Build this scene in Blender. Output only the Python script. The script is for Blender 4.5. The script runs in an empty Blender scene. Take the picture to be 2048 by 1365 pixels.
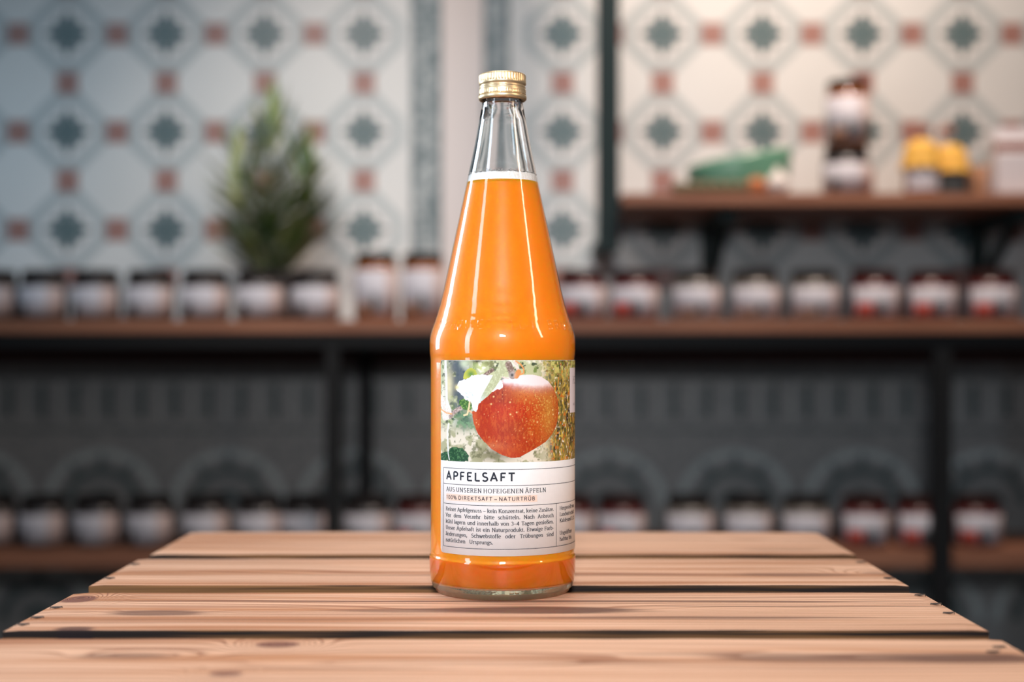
import bpy, bmesh, math, random
import numpy as np
from mathutils import Vector, Matrix

PI = math.pi
random.seed(7)
SC = bpy.context.scene
COL = SC.collection

# ------------------------------------------------------------------ camera
F = 50.0 / 36.0 * 2048.0          # focal length in pixels
HOR = 718.0                        # image row of the horizon
TOP = 0.600                        # height of the crate top
CAMZ = TOP + 0.1316
cam_d = bpy.data.cameras.new('camera')
cam = bpy.data.objects.new('camera', cam_d)
COL.objects.link(cam)
cam.location = (0, 0, CAMZ)
cam.rotation_euler = (PI / 2, 0, 0)
cam_d.lens = 50
cam_d.sensor_width = 36
cam_d.shift_y = 35.5 / 2048.0
cam_d.clip_start = 0.02
cam_d.dof.use_dof = True
cam_d.dof.focus_distance = 0.775
cam_d.dof.aperture_fstop = 3.8
SC.camera = cam

# ------------------------------------------------------------------ view
SC.view_settings.view_transform = 'Standard'
SC.view_settings.look = 'None'
SC.view_settings.gamma = 1.0
SC.view_settings.use_curve_mapping = False
SC.view_settings.exposure = 0.0

# ------------------------------------------------------------------ light
w = bpy.data.worlds.new('world')
SC.world = w
w.use_nodes = True
w.node_tree.nodes['Background'].inputs[0].default_value = (0.80, 0.84, 0.92, 1)
w.node_tree.nodes['Background'].inputs[1].default_value = 0.12


def area(name, loc, target, sx, sy, power, colour, spread=180):
    d = bpy.data.lights.new(name, 'AREA')
    d.shape = 'RECTANGLE'
    d.size, d.size_y = sx, sy
    d.energy = power
    d.color = colour
    d.spread = math.radians(spread)
    o = bpy.data.objects.new(name, d)
    COL.objects.link(o)
    o.location = loc
    o.rotation_euler = (Vector(target) - Vector(loc)).to_track_quat('-Z', 'Y').to_euler()
    return o


DAY = (0.72, 0.86, 1.0)
WARM = (1.0, 0.74, 0.54)
# tall windows on the left
area('window_light_front_left', (-1.15, 0.02, 1.05), (0, 0.81, 0.72), 0.20, 1.1, 2.2, DAY, 75)
area('window_light_side_left', (-1.35, 1.62, 1.10), (0, 0.81, 0.78), 0.34, 0.8, 3.2, DAY, 80)
# front key added behind the camera to brighten juice and label
area('front_key_light', (0.0, -0.75, 1.30), (0.0, 0.82, 0.70), 0.22, 0.16, 2.7, (0.97, 0.97, 1.0), 60)
area('overhead_light', (-0.15, 1.05, 2.35), (-0.05, 0.85, 0.6), 1.0, 0.5, 4.1, (1.0, 0.93, 0.88), 90)  # added overhead light that brightens the board tops
# warm shop lamps, then the left half of the wall
area('warm_lamp_right', (1.5, 0.1, 1.5), (0, 0.81, 0.7), 0.12, 0.8, 1.8, WARM, 80)
area('warm_wall_lamp', (0.62, 1.95, 2.35), (0.44, 2.88, 1.22), 0.35, 0.2, 11, (1.0, 0.80, 0.68), 96)
area('cool_wall_light', (-0.7, 1.45, 2.05), (-0.7, 2.88, 1.02), 1.8, 0.3, 1.8, (0.52, 0.78, 1.0), 46)
area('warm_band_light', (-0.55, 1.3, 1.95), (-0.35, 2.88, 0.90), 0.12, 0.08, 0.8, (1.0, 0.80, 0.66), 40)  # added light, makes the warm cream band on the left wall


# ------------------------------------------------------------------ helpers
def pt(x, y, d):
    """world point seen at pixel (x, y) at depth d"""
    return Vector(((x - 1024) * d / F, d, CAMZ + (HOR - y) * d / F))


def X(px, d):
    return (px - 1024) * d / F


def Z(py, d):
    return CAMZ + (HOR - py) * d / F


def tag(o, label=None, cat=None, group=None, kind=None):
    if label: o['label'] = label
    if cat: o['category'] = cat
    if group: o['group'] = group
    if kind: o['kind'] = kind
    return o


def empty(name, loc):
    o = bpy.data.objects.new(name, None)
    o.empty_display_size = 0.02
    COL.objects.link(o)
    o.location = loc
    return o


class MB:
    """collects vertices and faces of one mesh"""
    def __init__(s):
        s.v, s.f, s.m, s.sm = [], [], [], []

    def add(s, verts, faces, mi=0, smooth=False):
        b = len(s.v)
        s.v += [tuple(p) for p in verts]
        for f in faces:
            s.f.append([b + i for i in f]); s.m.append(mi); s.sm.append(smooth)

    def box(s, x0, x1, y0, y1, z0, z1, mi=0, mside=None, bev=0.0):
        if bev <= 0:
            v = [(x0, y0, z0), (x1, y0, z0), (x1, y1, z0), (x0, y1, z0), (x0, y0, z1), (x1, y0, z1), (x1, y1, z1), (x0, y1, z1)]
            f = [(0, 3, 2, 1), (4, 5, 6, 7), (0, 1, 5, 4), (1, 2, 6, 5), (2, 3, 7, 6), (3, 0, 4, 7)]
            b = len(s.v)
            s.v += v
            for i, q in enumerate(f):
                s.f.append([b + k for k in q]); s.sm.append(False)
                s.m.append(mi if (i == 1 or mside is None) else mside)
            return
        bm = bmesh.new()
        bmesh.ops.create_cube(bm, size=1)
        for p in bm.verts:
            p.co = Vector(((x0 + x1) / 2 + p.co.x * (x1 - x0), (y0 + y1) / 2 + p.co.y * (y1 - y0), (z0 + z1) / 2 + p.co.z * (z1 - z0)))
        bmesh.ops.bevel(bm, geom=bm.edges[:], offset=bev, segments=2, affect='EDGES')
        bm.normal_update()
        b = len(s.v)
        bm.verts.index_update()
        for p in bm.verts: s.v.append(tuple(p.co))
        for q in bm.faces:
            s.f.append([b + p.index for p in q.verts]); s.sm.append(False)
            s.m.append(mi if (q.normal.z > 0.4 or mside is None) else mside)
        bm.free()

    def lathe(s, prof, n=48, cx=0, cy=0, mi=0, radial=None, smooth=True, mis=None, sy=1.0):
        """prof: list of (r, z)"""
        b = len(s.v)
        for k, (r, z) in enumerate(prof):
            for i in range(n):
                a = 2 * PI * i / n
                rr = r + (radial(k, a) if radial else 0)
                s.v.append((cx + rr * math.cos(a), cy + sy * rr * math.sin(a), z))
        for k in range(len(prof) - 1):
            for i in range(n):
                j = (i + 1) % n
                s.f.append([b + k * n + i, b + k * n + j, b + (k + 1) * n + j, b + (k + 1) * n + i])
                s.m.append(mis[k] if mis else mi); s.sm.append(smooth)
        return b

    def tube(s, pts, r, n=8, mi=0, taper=1.0):
        b = len(s.v)
        N = len(pts)
        P = [Vector(p) for p in pts]
        for k in range(N):
            t = (P[min(k + 1, N - 1)] - P[max(k - 1, 0)]).normalized()
            a = Vector((0, 0, 1)) if abs(t.z) < 0.9 else Vector((1, 0, 0))
            u = t.cross(a).normalized(); v = t.cross(u)
            rr = r * (1 + (taper - 1) * k / max(1, N - 1))
            for i in range(n):
                q = 2 * PI * i / n
                s.v.append(tuple(P[k] + u * rr * math.cos(q) + v * rr * math.sin(q)))
        for k in range(N - 1):
            for i in range(n):
                j = (i + 1) % n
                s.f.append([b + k * n + i, b + k * n + j, b + (k + 1) * n + j, b + (k + 1) * n + i])
                s.m.append(mi); s.sm.append(True)
        s.f.append([b + i for i in range(n)][::-1]); s.m.append(mi); s.sm.append(False)
        s.f.append([b + (N - 1) * n + i for i in range(n)]); s.m.append(mi); s.sm.append(False)

    def ball(s, c, rx, ry, rz, mi=0, n=14, lump=0.0):
        b = len(s.v)
        R = n // 2
        for k in range(R + 1):
            t = PI * k / R
            for i in range(n):
                a = 2 * PI * i / n
                q = 1 + lump * math.sin(3 * a + k) * math.sin(t)
                s.v.append((c[0] + q * rx * math.sin(t) * math.cos(a), c[1] + q * ry * math.sin(t) * math.sin(a), c[2] + rz * math.cos(t)))
        for k in range(R):
            for i in range(n):
                j = (i + 1) % n
                s.f.append([b + k * n + i, b + (k + 1) * n + i, b + (k + 1) * n + j, b + k * n + j]); s.m.append(mi); s.sm.append(True)

    def build(s, name, mats, parent=None, loc=None):
        me = bpy.data.meshes.new(name)
        me.from_pydata(s.v, [], s.f)
        if not isinstance(mats, (list, tuple)): mats = [mats]
        for m in mats: me.materials.append(m)
        me.polygons.foreach_set('material_index', s.m)
        me.polygons.foreach_set('use_smooth', s.sm)
        me.update()
        o = bpy.data.objects.new(name, me)
        COL.objects.link(o)
        if parent: o.parent = parent
        if loc: o.location = loc
        return o


# ------------------------------------------------------------------ materials
def mat(name, col, rough=0.6, metal=0.0, spec=0.5, **kw):
    m = bpy.data.materials.new(name)
    m.use_nodes = True
    b = m.node_tree.nodes['Principled BSDF']
    b.inputs['Base Color'].default_value = (*col, 1)
    b.inputs['Roughness'].default_value = rough
    b.inputs['Metallic'].default_value = metal
    b.inputs['Specular IOR Level'].default_value = spec
    for k, v in kw.items():
        b.inputs[k.replace('_', ' ')].default_value = v
    return m


def noisy(name, c1, c2, scale=8.0, rough=0.6, detail=4, stretch=(1, 1, 1), lo=0.35, hi=0.65, bump=0.0, metal=0.0, spec=0.5, bdist=0.001):
    m = mat(name, c1, rough, metal, spec)
    nt = m.node_tree; N = nt.nodes; L = nt.links
    b = N['Principled BSDF']
    tc = N.new('ShaderNodeTexCoord'); mp = N.new('ShaderNodeMapping')
    mp.inputs['Scale'].default_value = stretch
    no = N.new('ShaderNodeTexNoise'); no.inputs['Scale'].default_value = scale; no.inputs['Detail'].default_value = detail
    cr = N.new('ShaderNodeValToRGB')
    cr.color_ramp.elements[0].position = lo; cr.color_ramp.elements[0].color = (*c1, 1)
    cr.color_ramp.elements[1].position = hi; cr.color_ramp.elements[1].color = (*c2, 1)
    L.new(tc.outputs['Object'], mp.inputs['Vector']); L.new(mp.outputs[0], no.inputs['Vector'])
    L.new(no.outputs['Fac'], cr.inputs['Fac']); L.new(cr.outputs['Color'], b.inputs['Base Color'])
    if bump:
        bp = N.new('ShaderNodeBump'); bp.inputs['Strength'].default_value = bump; bp.inputs['Distance'].default_value = bdist
        L.new(no.outputs['Fac'], bp.inputs['Height']); L.new(bp.outputs[0], b.inputs['Normal'])
    return m


class E:
    """tiny expression helper over math nodes"""
    nt = None
    def __init__(s, sock): s.s = sock
    @staticmethod
    def m(op, *a):
        n = E.nt.nodes.new('ShaderNodeMath'); n.operation = op
        for i, x in enumerate(a):
            if isinstance(x, E): E.nt.links.new(x.s, n.inputs[i])
            else: n.inputs[i].default_value = x
        return E(n.outputs[0])
    def __add__(s, o): return E.m('ADD', s, o)
    __radd__ = __add__
    def __sub__(s, o): return E.m('SUBTRACT', s, o)
    def __rsub__(s, o): return E.m('SUBTRACT', o, s)
    def __mul__(s, o): return E.m('MULTIPLY', s, o)
    __rmul__ = __mul__
    def __truediv__(s, o): return E.m('DIVIDE', s, o)


def smooth(x, a, b):
    n = E.nt.nodes.new('ShaderNodeMapRange'); n.interpolation_type = 'SMOOTHSTEP'
    E.nt.links.new(x.s, n.inputs['Value'])
    n.inputs['From Min'].default_value = a; n.inputs['From Max'].default_value = b
    return E(n.outputs['Result'])


def mixc(f, a, b):
    n = E.nt.nodes.new('ShaderNodeMix'); n.data_type = 'RGBA'
    if isinstance(f, E): E.nt.links.new(f.s, n.inputs[0])
    else: n.inputs[0].default_value = f
    for i, c in ((6, a), (7, b)):
        if isinstance(c, tuple): n.inputs[i].default_value = (*c, 1)
        else: E.nt.links.new(c, n.inputs[i])
    return n.outputs[2]


def noise(x, y, scale=1.0, detail=3, seed=0.0, z=None):
    cb = E.nt.nodes.new('ShaderNodeCombineXYZ')
    E.nt.links.new(x.s, cb.inputs[0]); E.nt.links.new(y.s, cb.inputs[1]); cb.inputs[2].default_value = seed
    n = E.nt.nodes.new('ShaderNodeTexNoise'); n.inputs['Scale'].default_value = scale; n.inputs['Detail'].default_value = detail
    E.nt.links.new(cb.outputs[0], n.inputs['Vector'])
    return E(n.outputs['Fac'])


def wood_top(name, knots, seed, freq=70.0, streaks=()):
    """scorched softwood, grain along x. knots: (x, y, sx, sy, strength, core); local metres
    streaks: (x, y, sx, sy, strength) brown scorched lenses"""
    m = mat(name, (0.8, 0.5, 0.3), 0.55, spec=0.35)
    E.nt = m.node_tree
    N = m.node_tree.nodes; L = m.node_tree.links
    b = N['Principled BSDF']
    tc = N.new('ShaderNodeTexCoord'); sp = N.new('ShaderNodeSeparateXYZ')
    L.new(tc.outputs['Object'], sp.inputs[0])
    x, y = E(sp.outputs[0]), E(sp.outputs[1])
    warp = noise(x * 4.0, y * 22.0, 1.0, 2, seed)
    warp2 = noise(x * 1.3, y * 9.0, 1.0, 1, seed + 5)
    yy = y + (warp - 0.5) * 0.012 + (warp2 - 0.5) * 0.05
    f = yy * freq
    core = None
    for kx, ky, sx, sy, st, co in knots:
        dx = (x - kx) * (1 / sx); dy = (y - ky) * (1 / sy)
        g = E.m('EXPONENT', (dx * dx + dy * dy) * -1.0)
        f = f + g * st * 2.2
        if co:
            c = smooth(g, 0.62, 0.80)
            core = c if core is None else E.m('MAXIMUM', core, c)
    fr = E.m('FRACT', f)
    # early wood rises slowly, late wood line is narrow and dark
    line = smooth(fr, 0.45, 0.92) * (1.0 - smooth(fr, 0.94, 1.0))
    amp = noise(x * 3.0, yy * 30.0, 1.0, 1, seed + 11)
    amp = smooth(amp, 0.33, 0.66)
    band = noise(x * 2.2, yy * 55.0, 1.0, 2, seed + 3)
    band = smooth(band, 0.48, 0.68)
    fine = noise(x * 60.0, y * 1500.0, 1.0, 2, seed + 7)
    c = mixc(band, (0.85, 0.52, 0.345), (0.56, 0.255, 0.125))
    c = mixc(line * (0.34 + 0.52 * amp), c, (0.26, 0.095, 0.045))
    c = mixc((fine - 0.35) * 0.45, c, (0.50, 0.24, 0.13))
    burn = noise(x * 2.4, yy * 115.0, 1.0, 3, seed + 17)
    c = mixc(smooth(burn, 0.54, 0.72) * 0.62, c, (0.30, 0.125, 0.070))
    for kx, ky, sx, sy, st in streaks:
        dx = (x - kx) * (1 / sx); dy = (y - ky + (warp - 0.5) * 0.008) * (1 / sy)
        g = E.m('EXPONENT', (dx * dx + dy * dy) * -1.0)
        fz = noise(x * 14.0, y * 420.0, 1.0, 2, seed + 9)
        c = mixc(smooth(g + (fz - 0.5) * 0.6, 0.22, 0.62) * st, c, (0.16, 0.075, 0.050))
    if core is not None:
        rr = smooth(E.m('FRACT', f * 1.7), 0.3, 0.9)
        kc = mixc(rr, (0.27, 0.105, 0.070), (0.115, 0.042, 0.032))
        c = mixc(core * 0.92, c, kc)
    L.new(c, b.inputs['Base Color'])
    hgt = (1.0 - line) * 0.6 + fine * 0.4
    bp = N.new('ShaderNodeBump'); bp.inputs['Strength'].default_value = 0.5; bp.inputs['Distance'].default_value = 0.0005
    L.new(hgt.s, bp.inputs['Height']); L.new(bp.outputs[0], b.inputs['Normal'])
    rg = 0.48 + line * 0.25
    L.new(rg.s, b.inputs['Roughness'])
    return m


def wood_edge(name, seed, knot=None):
    """flame charred sawn edge: near black with ochre streaks"""
    m = mat(name, (0.05, 0.03, 0.02), 0.65, spec=0.2)
    E.nt = m.node_tree
    N = m.node_tree.nodes; L = m.node_tree.links
    tc = N.new('ShaderNodeTexCoord'); sp = N.new('ShaderNodeSeparateXYZ')
    L.new(tc.outputs['Object'], sp.inputs[0])
    x, y, z = E(sp.outputs[0]), E(sp.outputs[1]), E(sp.outputs[2])
    n1 = noise(x * 5.0, z * 330.0 + y * 200.0, 1.0, 2, seed)
    n2 = noise(x * 2.6, z * 60.0, 1.0, 1, seed + 4)
    c = mixc(smooth(n1 + (n2 - 0.5) * 0.9, 0.44, 0.70), (0.012, 0.008, 0.007), (0.20, 0.095, 0.036))
    if knot is not None:
        dx = (x - knot) * (1 / 0.010)
        g = E.m('EXPONENT', dx * dx * -1.0)
        c = mixc(smooth(g, 0.3, 0.6), c, (0.012, 0.007, 0.008))
    L.new(c, N['Principled BSDF'].inputs['Base Color'])
    return m


def refr_glass(name, col, rough=0.0):
    return mat(name, col, rough, Transmission_Weight=1.0, IOR=1.5)


def clear_coat_glass(name):
    m = bpy.data.materials.new(name); m.use_nodes = True
    nt = m.node_tree; N = nt.nodes; L = nt.links
    N.remove(N['Principled BSDF'])
    out = N['Material Output']
    tr = N.new('ShaderNodeBsdfTransparent'); gl = N.new('ShaderNodeBsdfGlossy'); gl.inputs['Roughness'].default_value = 0.04
    fr = N.new('ShaderNodeFresnel'); fr.inputs['IOR'].default_value = 1.5
    mx = N.new('ShaderNodeMixShader')
    tr.inputs[0].default_value = (0.99, 0.985, 0.97, 1)
    geo = N.new('ShaderNodeNewGeometry'); ml = N.new('ShaderNodeMath'); ml.operation = 'MULTIPLY'; iv = N.new('ShaderNodeMath'); iv.operation = 'SUBTRACT'; iv.inputs[0].default_value = 1.0
    L.new(geo.outputs['Backfacing'], iv.inputs[1]); L.new(iv.outputs[0], ml.inputs[0]); L.new(fr.outputs[0], ml.inputs[1])   # only the outer face of the glass mirrors
    L.new(ml.outputs[0], mx.inputs[0]); L.new(tr.outputs[0], mx.inputs[1]); L.new(gl.outputs[0], mx.inputs[2])
    L.new(mx.outputs[0], out.inputs['Surface'])
    return m


M = {}
M['glass'] = refr_glass('clear_glass', (0.99, 1.0, 1.0))
M['base_glass'] = mat('base_glass', (0.84, 0.88, 0.62), 0.03, Transmission_Weight=0.9, IOR=1.5)
M['skin_glass'] = clear_coat_glass('juice_glass')
M['juice'] = mat('apple_juice', (1.0, 0.25, 0.003), 0.35, spec=0.2)
b = M['juice'].node_tree.nodes['Principled BSDF']
b.subsurface_method = 'RANDOM_WALK'
b.inputs['Subsurface Weight'].default_value = 1.0
b.inputs['Subsurface Radius'].default_value = (1.0, 0.32, 0.04)
b.inputs['Subsurface Scale'].default_value = 0.018
M['foam'] = noisy('juice_foam', (0.78, 0.77, 0.75), (0.92, 0.91, 0.90), 900, 0.45, bump=0.6, bdist=0.0006)
M['gold'] = mat('gold_cap', (0.93, 0.70, 0.42), 0.38, metal=0.85)
M['liner'] = mat('cap_liner', (0.14, 0.085, 0.06), 0.5)
M['paper'] = noisy('label_paper', (0.88, 0.89, 0.90), (0.90, 0.91, 0.92), 400, 0.5, spec=0.3)
M['ink'] = mat('dark_ink', (0.022, 0.028, 0.040), 0.6, spec=0.2)
M['tint'] = mat('blush_print', (0.80, 0.60, 0.50), 0.55, spec=0.2)
M['steel'] = mat('black_steel', (0.008, 0.009, 0.010), 0.6, spec=.25)
M['green_steel'] = mat('dark_green_steel', (0.006, 0.018, 0.018), 0.55, spec=.3)
M['shelf'] = noisy('shelf_wood', (0.25, 0.10, 0.055), (0.36, 0.16, 0.09), 5, 0.55, stretch=(1, 14, 14))
M['shelf_back'] = mat('dark_red_wood', (0.055, 0.016, 0.012), 0.6)

# ------------------------------------------------------------------ setting
DW = 2.88                                   # distance of the tiled wall
tile_cols = [
    noisy('tile_cream', (0.57, 0.59, 0.58), (0.62, 0.64, 0.63), 3, 0.35),
    mat('tile_grey_blue', (0.38, 0.43, 0.435), 0.35),
    mat('tile_ring_white', (0.60, 0.61, 0.60), 0.35),
    mat('tile_teal', (0.055, 0.105, 0.115), 0.35),
    noisy('tile_terracotta', (0.23, 0.095, 0.078), (0.32, 0.155, 0.125), 60, 0.4),
    noisy('tile_border', (0.10, 0.14, 0.15), (0.34, 0.38, 0.385), 70, 0.4, lo=0.42, hi=0.6),
    mat('tile_border_dark', (0.085, 0.115, 0.12), 0.4),
    noisy('tile_speckled', (0.17, 0.18, 0.185), (0.29, 0.295, 0.29), 120, 0.4),
    mat('plaster', (0.60, 0.57, 0.56), 0.8),
]
CREAM, GREYB, RINGW, TEAL, TERRA, BORD, BDARK, SPECK, PLAST = range(9)
wb = MB()
WX0, WX1, WH = -2.6, 2.6, 2.75
wb.add([(WX0, DW, 0), (WX1, DW, 0), (WX1, DW + .12, 0), (WX0, DW + .12, 0), (WX0, DW, WH), (WX1, DW, WH), (WX1, DW + .12, WH), (WX0, DW + .12, WH)],
       [(0, 3, 2, 1), (4, 5, 6, 7), (1, 2, 6, 5), (2, 3, 7, 6), (3, 0, 4, 7), (0, 1, 5, 4)], CREAM)


def wpoly(pts, mi, layer):
    """polygon on the wall; pts (x, z) world metres"""
    y = DW - 0.0004 * layer
    wb.add([(p[0], y, p[1]) for p in pts], [list(range(len(pts)))], mi)


def oct_pts(cx, cz, a, c):
    return [(cx - c, cz + a), (cx + c, cz + a), (cx + a, cz + c), (cx + a, cz - c), (cx + c, cz - a), (cx - c, cz - a), (cx - a, cz - c), (cx - a, cz + c)][::-1]


U = DW / F                                  # one pixel on the wall in metres
ZB = Z(716, DW)                             # the upper pattern ends here
LX = [X(135, DW) + i * 197.6 * U for i in range(-9, 4)]
RX = [X(1125, DW) + i * 200.0 * U for i in range(0, 11)]
ZR = [Z(68, DW) + k * 196 * U for k in range(-3, 10)]
for xs in (LX, RX):
    for cx in xs:
        for cz in ZR:
            if cz > WH - .1 or cx < WX0 + .1 or cx > WX1 - .1: continue
            if cz - 80 * U > ZB:
                wpoly(oct_pts(cx, cz, 79 * U, 24 * U), GREYB, 1)
                wpoly(oct_pts(cx, cz, 58 * U, 14 * U), RINGW, 2)
                a, c = 54 * U, 13 * U
                st = []
                for k in range(8):
                    r = a if k % 2 == 0 else c * 1.55
                    st.append((cx + r * math.cos(PI / 4 * k), cz + r * math.sin(PI / 4 * k)))
                wpoly(st[::-1], TEAL, 3)
                for k in range(4):
                    q = PI / 4 + PI / 2 * k
                    ex, ez = cx + 28 * U * math.cos(q), cz + 28 * U * math.sin(q)
                    wpoly([(ex + 10 * U * math.cos(t), ez + 10 * U * math.sin(t)) for t in (0, -PI / 2, PI, PI / 2)], TEAL, 3)
                wpoly([(cx + 6 * U * math.cos(t), cz + 6 * U * math.sin(t)) for t in (0, -PI / 2, PI, PI / 2)], RINGW, 4)
            h = 22 * U
            for sx, sz in ((cx + 98.8 * U, cz), (cx, cz + 98 * U)):
                if sz - h < ZB: continue
                if X(800, DW) < sx < X(1060, DW): continue
                wpoly([(sx - h, sz - h), (sx - h, sz + h), (sx + h, sz + h), (sx + h, sz - h)][::-1], TERRA, 2)
                k = 6 * U
                wpoly([(sx - k, sz - k), (sx - k, sz + k), (sx + k, sz + k), (sx + k, sz - k)][::-1], CREAM, 3)
                k = 4.4 * U
                wpoly([(sx - k, sz - k), (sx - k, sz + k), (sx + k, sz + k), (sx + k, sz - k)][::-1], TERRA, 4)


def wrect(x0, x1, z0, z1, mi, layer):
    wpoly([(x0, z0), (x1, z0), (x1, z1), (x0, z1)], mi, layer)


# vertical border strips beside the plaster pier
for a, c in ((822, 884), (966, 1020)):
    wrect(X(a, DW), X(c, DW), ZB, WH - .01, BORD, 5)
    for q in (a + 3, c - 8):
        wrect(X(q, DW), X(q + 6, DW), ZB, WH - .01, BDARK, 6)
wrect(X(884, DW), X(966, DW), ZB, WH - .01, PLAST, 5)
# lower wall: speckled tile with a border row and scalloped tiles
wrect(WX0, WX1, 0.0, ZB, SPECK, 5)
for i in range(-30, 40):
    cx = X(150 + 66.5 * i, DW)
    wrect(cx - 9 * U, cx + 9 * U, Z(835, DW), Z(770, DW), BDARK, 6)
    wrect(cx - 30 * U, cx - 26 * U, Z(845, DW), Z(762, DW), GREYB, 6)
for y in (752, 858):
    wrect(WX0, WX1, Z(y + 5, DW), Z(y, DW), BDARK, 7)
for row in range(-1, 3):
    for i in range(-9, 10):
        cx = X(205 + 253 * i + (126 if row % 2 else 0), DW); cz = Z(1010 + 230 * row, DW)
        if row == -1: continue
        for k, (r, mi) in enumerate(((118, GREYB), (100, SPECK), (80, BDARK), (60, SPECK), (34, BDARK))):
            pts = [(cx + r * U * math.cos(t), cz + r * U * 0.95 * math.sin(t)) for t in [PI * j / 14 for j in range(15)]]
            wpoly(pts, mi, 6 + k)
        for q in (PI * .3, PI * .5, PI * .7):
            ex, ez = cx + 90 * U * math.cos(q), cz + 86 * U * math.sin(q)
            ux, uz = math.cos(q), math.sin(q)
            wpoly([(ex + ux * 22 * U, ez + uz * 22 * U), (ex - uz * 9 * U, ez + ux * 9 * U), (ex - ux * 22 * U, ez - uz * 22 * U), (ex + uz * 9 * U, ez - ux * 9 * U)], BDARK, 12)
tag(wb.build('wall_back', tile_cols), kind='structure')
fb = MB(); fb.box(-2.6, 2.6, -1.6, DW, -0.1, 0.0)
tag(fb.build('floor', noisy('floor_concrete', (0.07, 0.065, 0.06), (0.11, 0.10, 0.095), 4, 0.7)), kind='structure')
cb = MB(); cb.box(-2.6, 2.6, -1.6, DW, WH, WH + .1)
tag(cb.build('ceiling', mat('ceiling_paint', (0.35, 0.33, 0.32), 0.9)), kind='structure')

# ------------------------------------------------------------------ wooden crate
crate = empty('wooden_crate', (X(1006, .8), .8, 0))
tag(crate, 'upturned slatted crate of scorched softwood boards carrying the juice bottle', 'crate')
OX, OY = crate.location.x, crate.location.y


def board(xl, xr, d0, d1, seed, knots, edge_knot=None, streaks=(), freq=70):
    """xl, xr in metres (world); d0 front, d1 rear"""
    cx, cy = (xl + xr) / 2, (d0 + d1) / 2
    t = 0.0125
    mb = MB()
    n = 60
    hl = (xr - xl) / 2; hw = (d1 - d0) / 2
    rnd = random.Random(seed)
    ph = [rnd.uniform(0, 6) for _ in range(6)]
    be = 0.0008
    rings = []
    for i in range(n + 1):
        u = -1 + 2 * i / n
        x = hl * u
        yf = -hw + 0.0006 * math.sin(7 * u + ph[0]) + 0.0004 * math.sin(23 * u + ph[1])
        yr = hw + 0.0006 * math.sin(6 * u + ph[2]) + 0.0004 * math.sin(19 * u + ph[3])
        e = 0.0015 if i in (0, n) else 0.0
        rings.append([(x, yf, -t), (x, yr, -t), (x, yr, -be), (x, yr - be, 0 - e * .4), (x, yf + be, 0 - e * .4), (x, yf, -be)])
    b = len(mb.v)
    for r in rings: mb.v += r
    for i in range(n):
        for k in range(6):
            k2 = (k + 1) % 6
            mb.f.append([b + i * 6 + k, b + (i + 1) * 6 + k, b + (i + 1) * 6 + k2, b + i * 6 + k2][::-1])
            mb.m.append(0 if k in (3,) else 1); mb.sm.append(False)
    mb.f.append([b + k for k in range(6)][::-1]); mb.m.append(1); mb.sm.append(False)
    mb.f.append([b + n * 6 + k for k in range(6)]); mb.m.append(1); mb.sm.append(False)
    o = mb.build('top_board', [wood_top('scorched_wood', knots, seed, freq, streaks), wood_edge('charred_edge', seed + 3, edge_knot)], crate,
                 (cx - OX, cy - OY, TOP))
    bm = bmesh.new(); bm.from_mesh(o.data); bmesh.ops.recalc_face_normals(bm, faces=bm.faces); bm.to_mesh(o.data); bm.free()
    return o


def D(y): return 0.1316 * F / (y - HOR)     # depth of a point of the crate top seen at row y


def loc(px, py, xl, xr, d0, d1):
    d = D(py)
    return X(px, d) - (xl + xr) / 2, d - (d0 + d1) / 2


B = [  # xl, xr, front row, rear row
    (-0.2434, 0.2312, D(1110), D(1065)),
    (-0.2455, 0.2303, D(1172), D(1118.5)),
    (-0.2462, 0.2308, D(1262), D(1186)),
    (-0.2480, 0.2294, D(1278.8) - 0.1130, D(1278.8)),
]
kb = {}
def kn(i, px, py, sx, sy, st, core):
    x, y = loc(px, py, *B[i]); kb.setdefault(i, []).append((x, y, sx, sy, st, core))
sb = {}
def sk(i, px, py, sx, sy, st):
    x, y = loc(px, py, *B[i]); sb.setdefault(i, []).append((x, y, sx, sy, st))


kn(0, 1500, 1085, .045, .022, 2.0, False); kn(0, 620, 1092, .07, .02, 1.2, False)
kn(1, 1745, 1148, .026, .020, 2.6, False); kn(1, 700, 1150, .09, .02, 1.0, False)
kn(2, 158, 1199, .016, .019, 5.0, True); kn(2, 320, 1227, .040, .014, 1.6, False); kn(2, 1000, 1221, .11, .014, 1.8, False)
sk(0, 1000, 1100, .10, .004, .3); sk(0, 1560, 1100, .03, .006, .35)
sk(1, 1590, 1150, .040, .007, .65); sk(1, 1770, 1147, .016, .007, .45); sk(1, 900, 1152, .10, .003, .4); sk(1, 1300, 1150, .08, .004, .5)
sk(2, 316, 1227, .026, .008, .75); sk(2, 1060, 1221, .062, .0105, .95); sk(2, 850, 1222, .05, .006, .6); sk(2, 1400, 1236, .10, .004, .7)
sk(2, 148, 1259, .010, .007, .95); sk(2, 640, 1204, .13, .0028, .6); sk(2, 1300, 1203, .14, .003, .75); sk(2, 1600, 1213, .10, .002, .6); sk(2, 600, 1240, .12, .0025, .4)
kn(3, 555, 1290, .017, .0115, 4.0, True); kn(3, 452, 1348, .012, .008, 4.0, True); kn(3, 290, 1312, .030, .010, 1.6, False)
kn(3, 850, 1330, .10, .014, 1.6, False); kn(3, 1800, 1318, .10, .014, 1.4, False)
sk(3, 250, 1313, .022, .006, .6); sk(3, 1760, 1317, .080, .0105, .75); sk(3, 1950, 1318, .04, .011, .75); sk(3, 1400, 1308, .05, .003, .5)
sk(3, 640, 1338, .06, .0025, .4); sk(3, 1050, 1327, .08, .003, .4)
for i, (a, c, d0, d1) in enumerate(B):
    board(a, c, d0, d1, 20 + i * 13, kb.get(i, []), (loc(150, 1262, *B[2])[0] if i == 2 else None), sb.get(i, []), (150, 140, 175, 120)[i])
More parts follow.
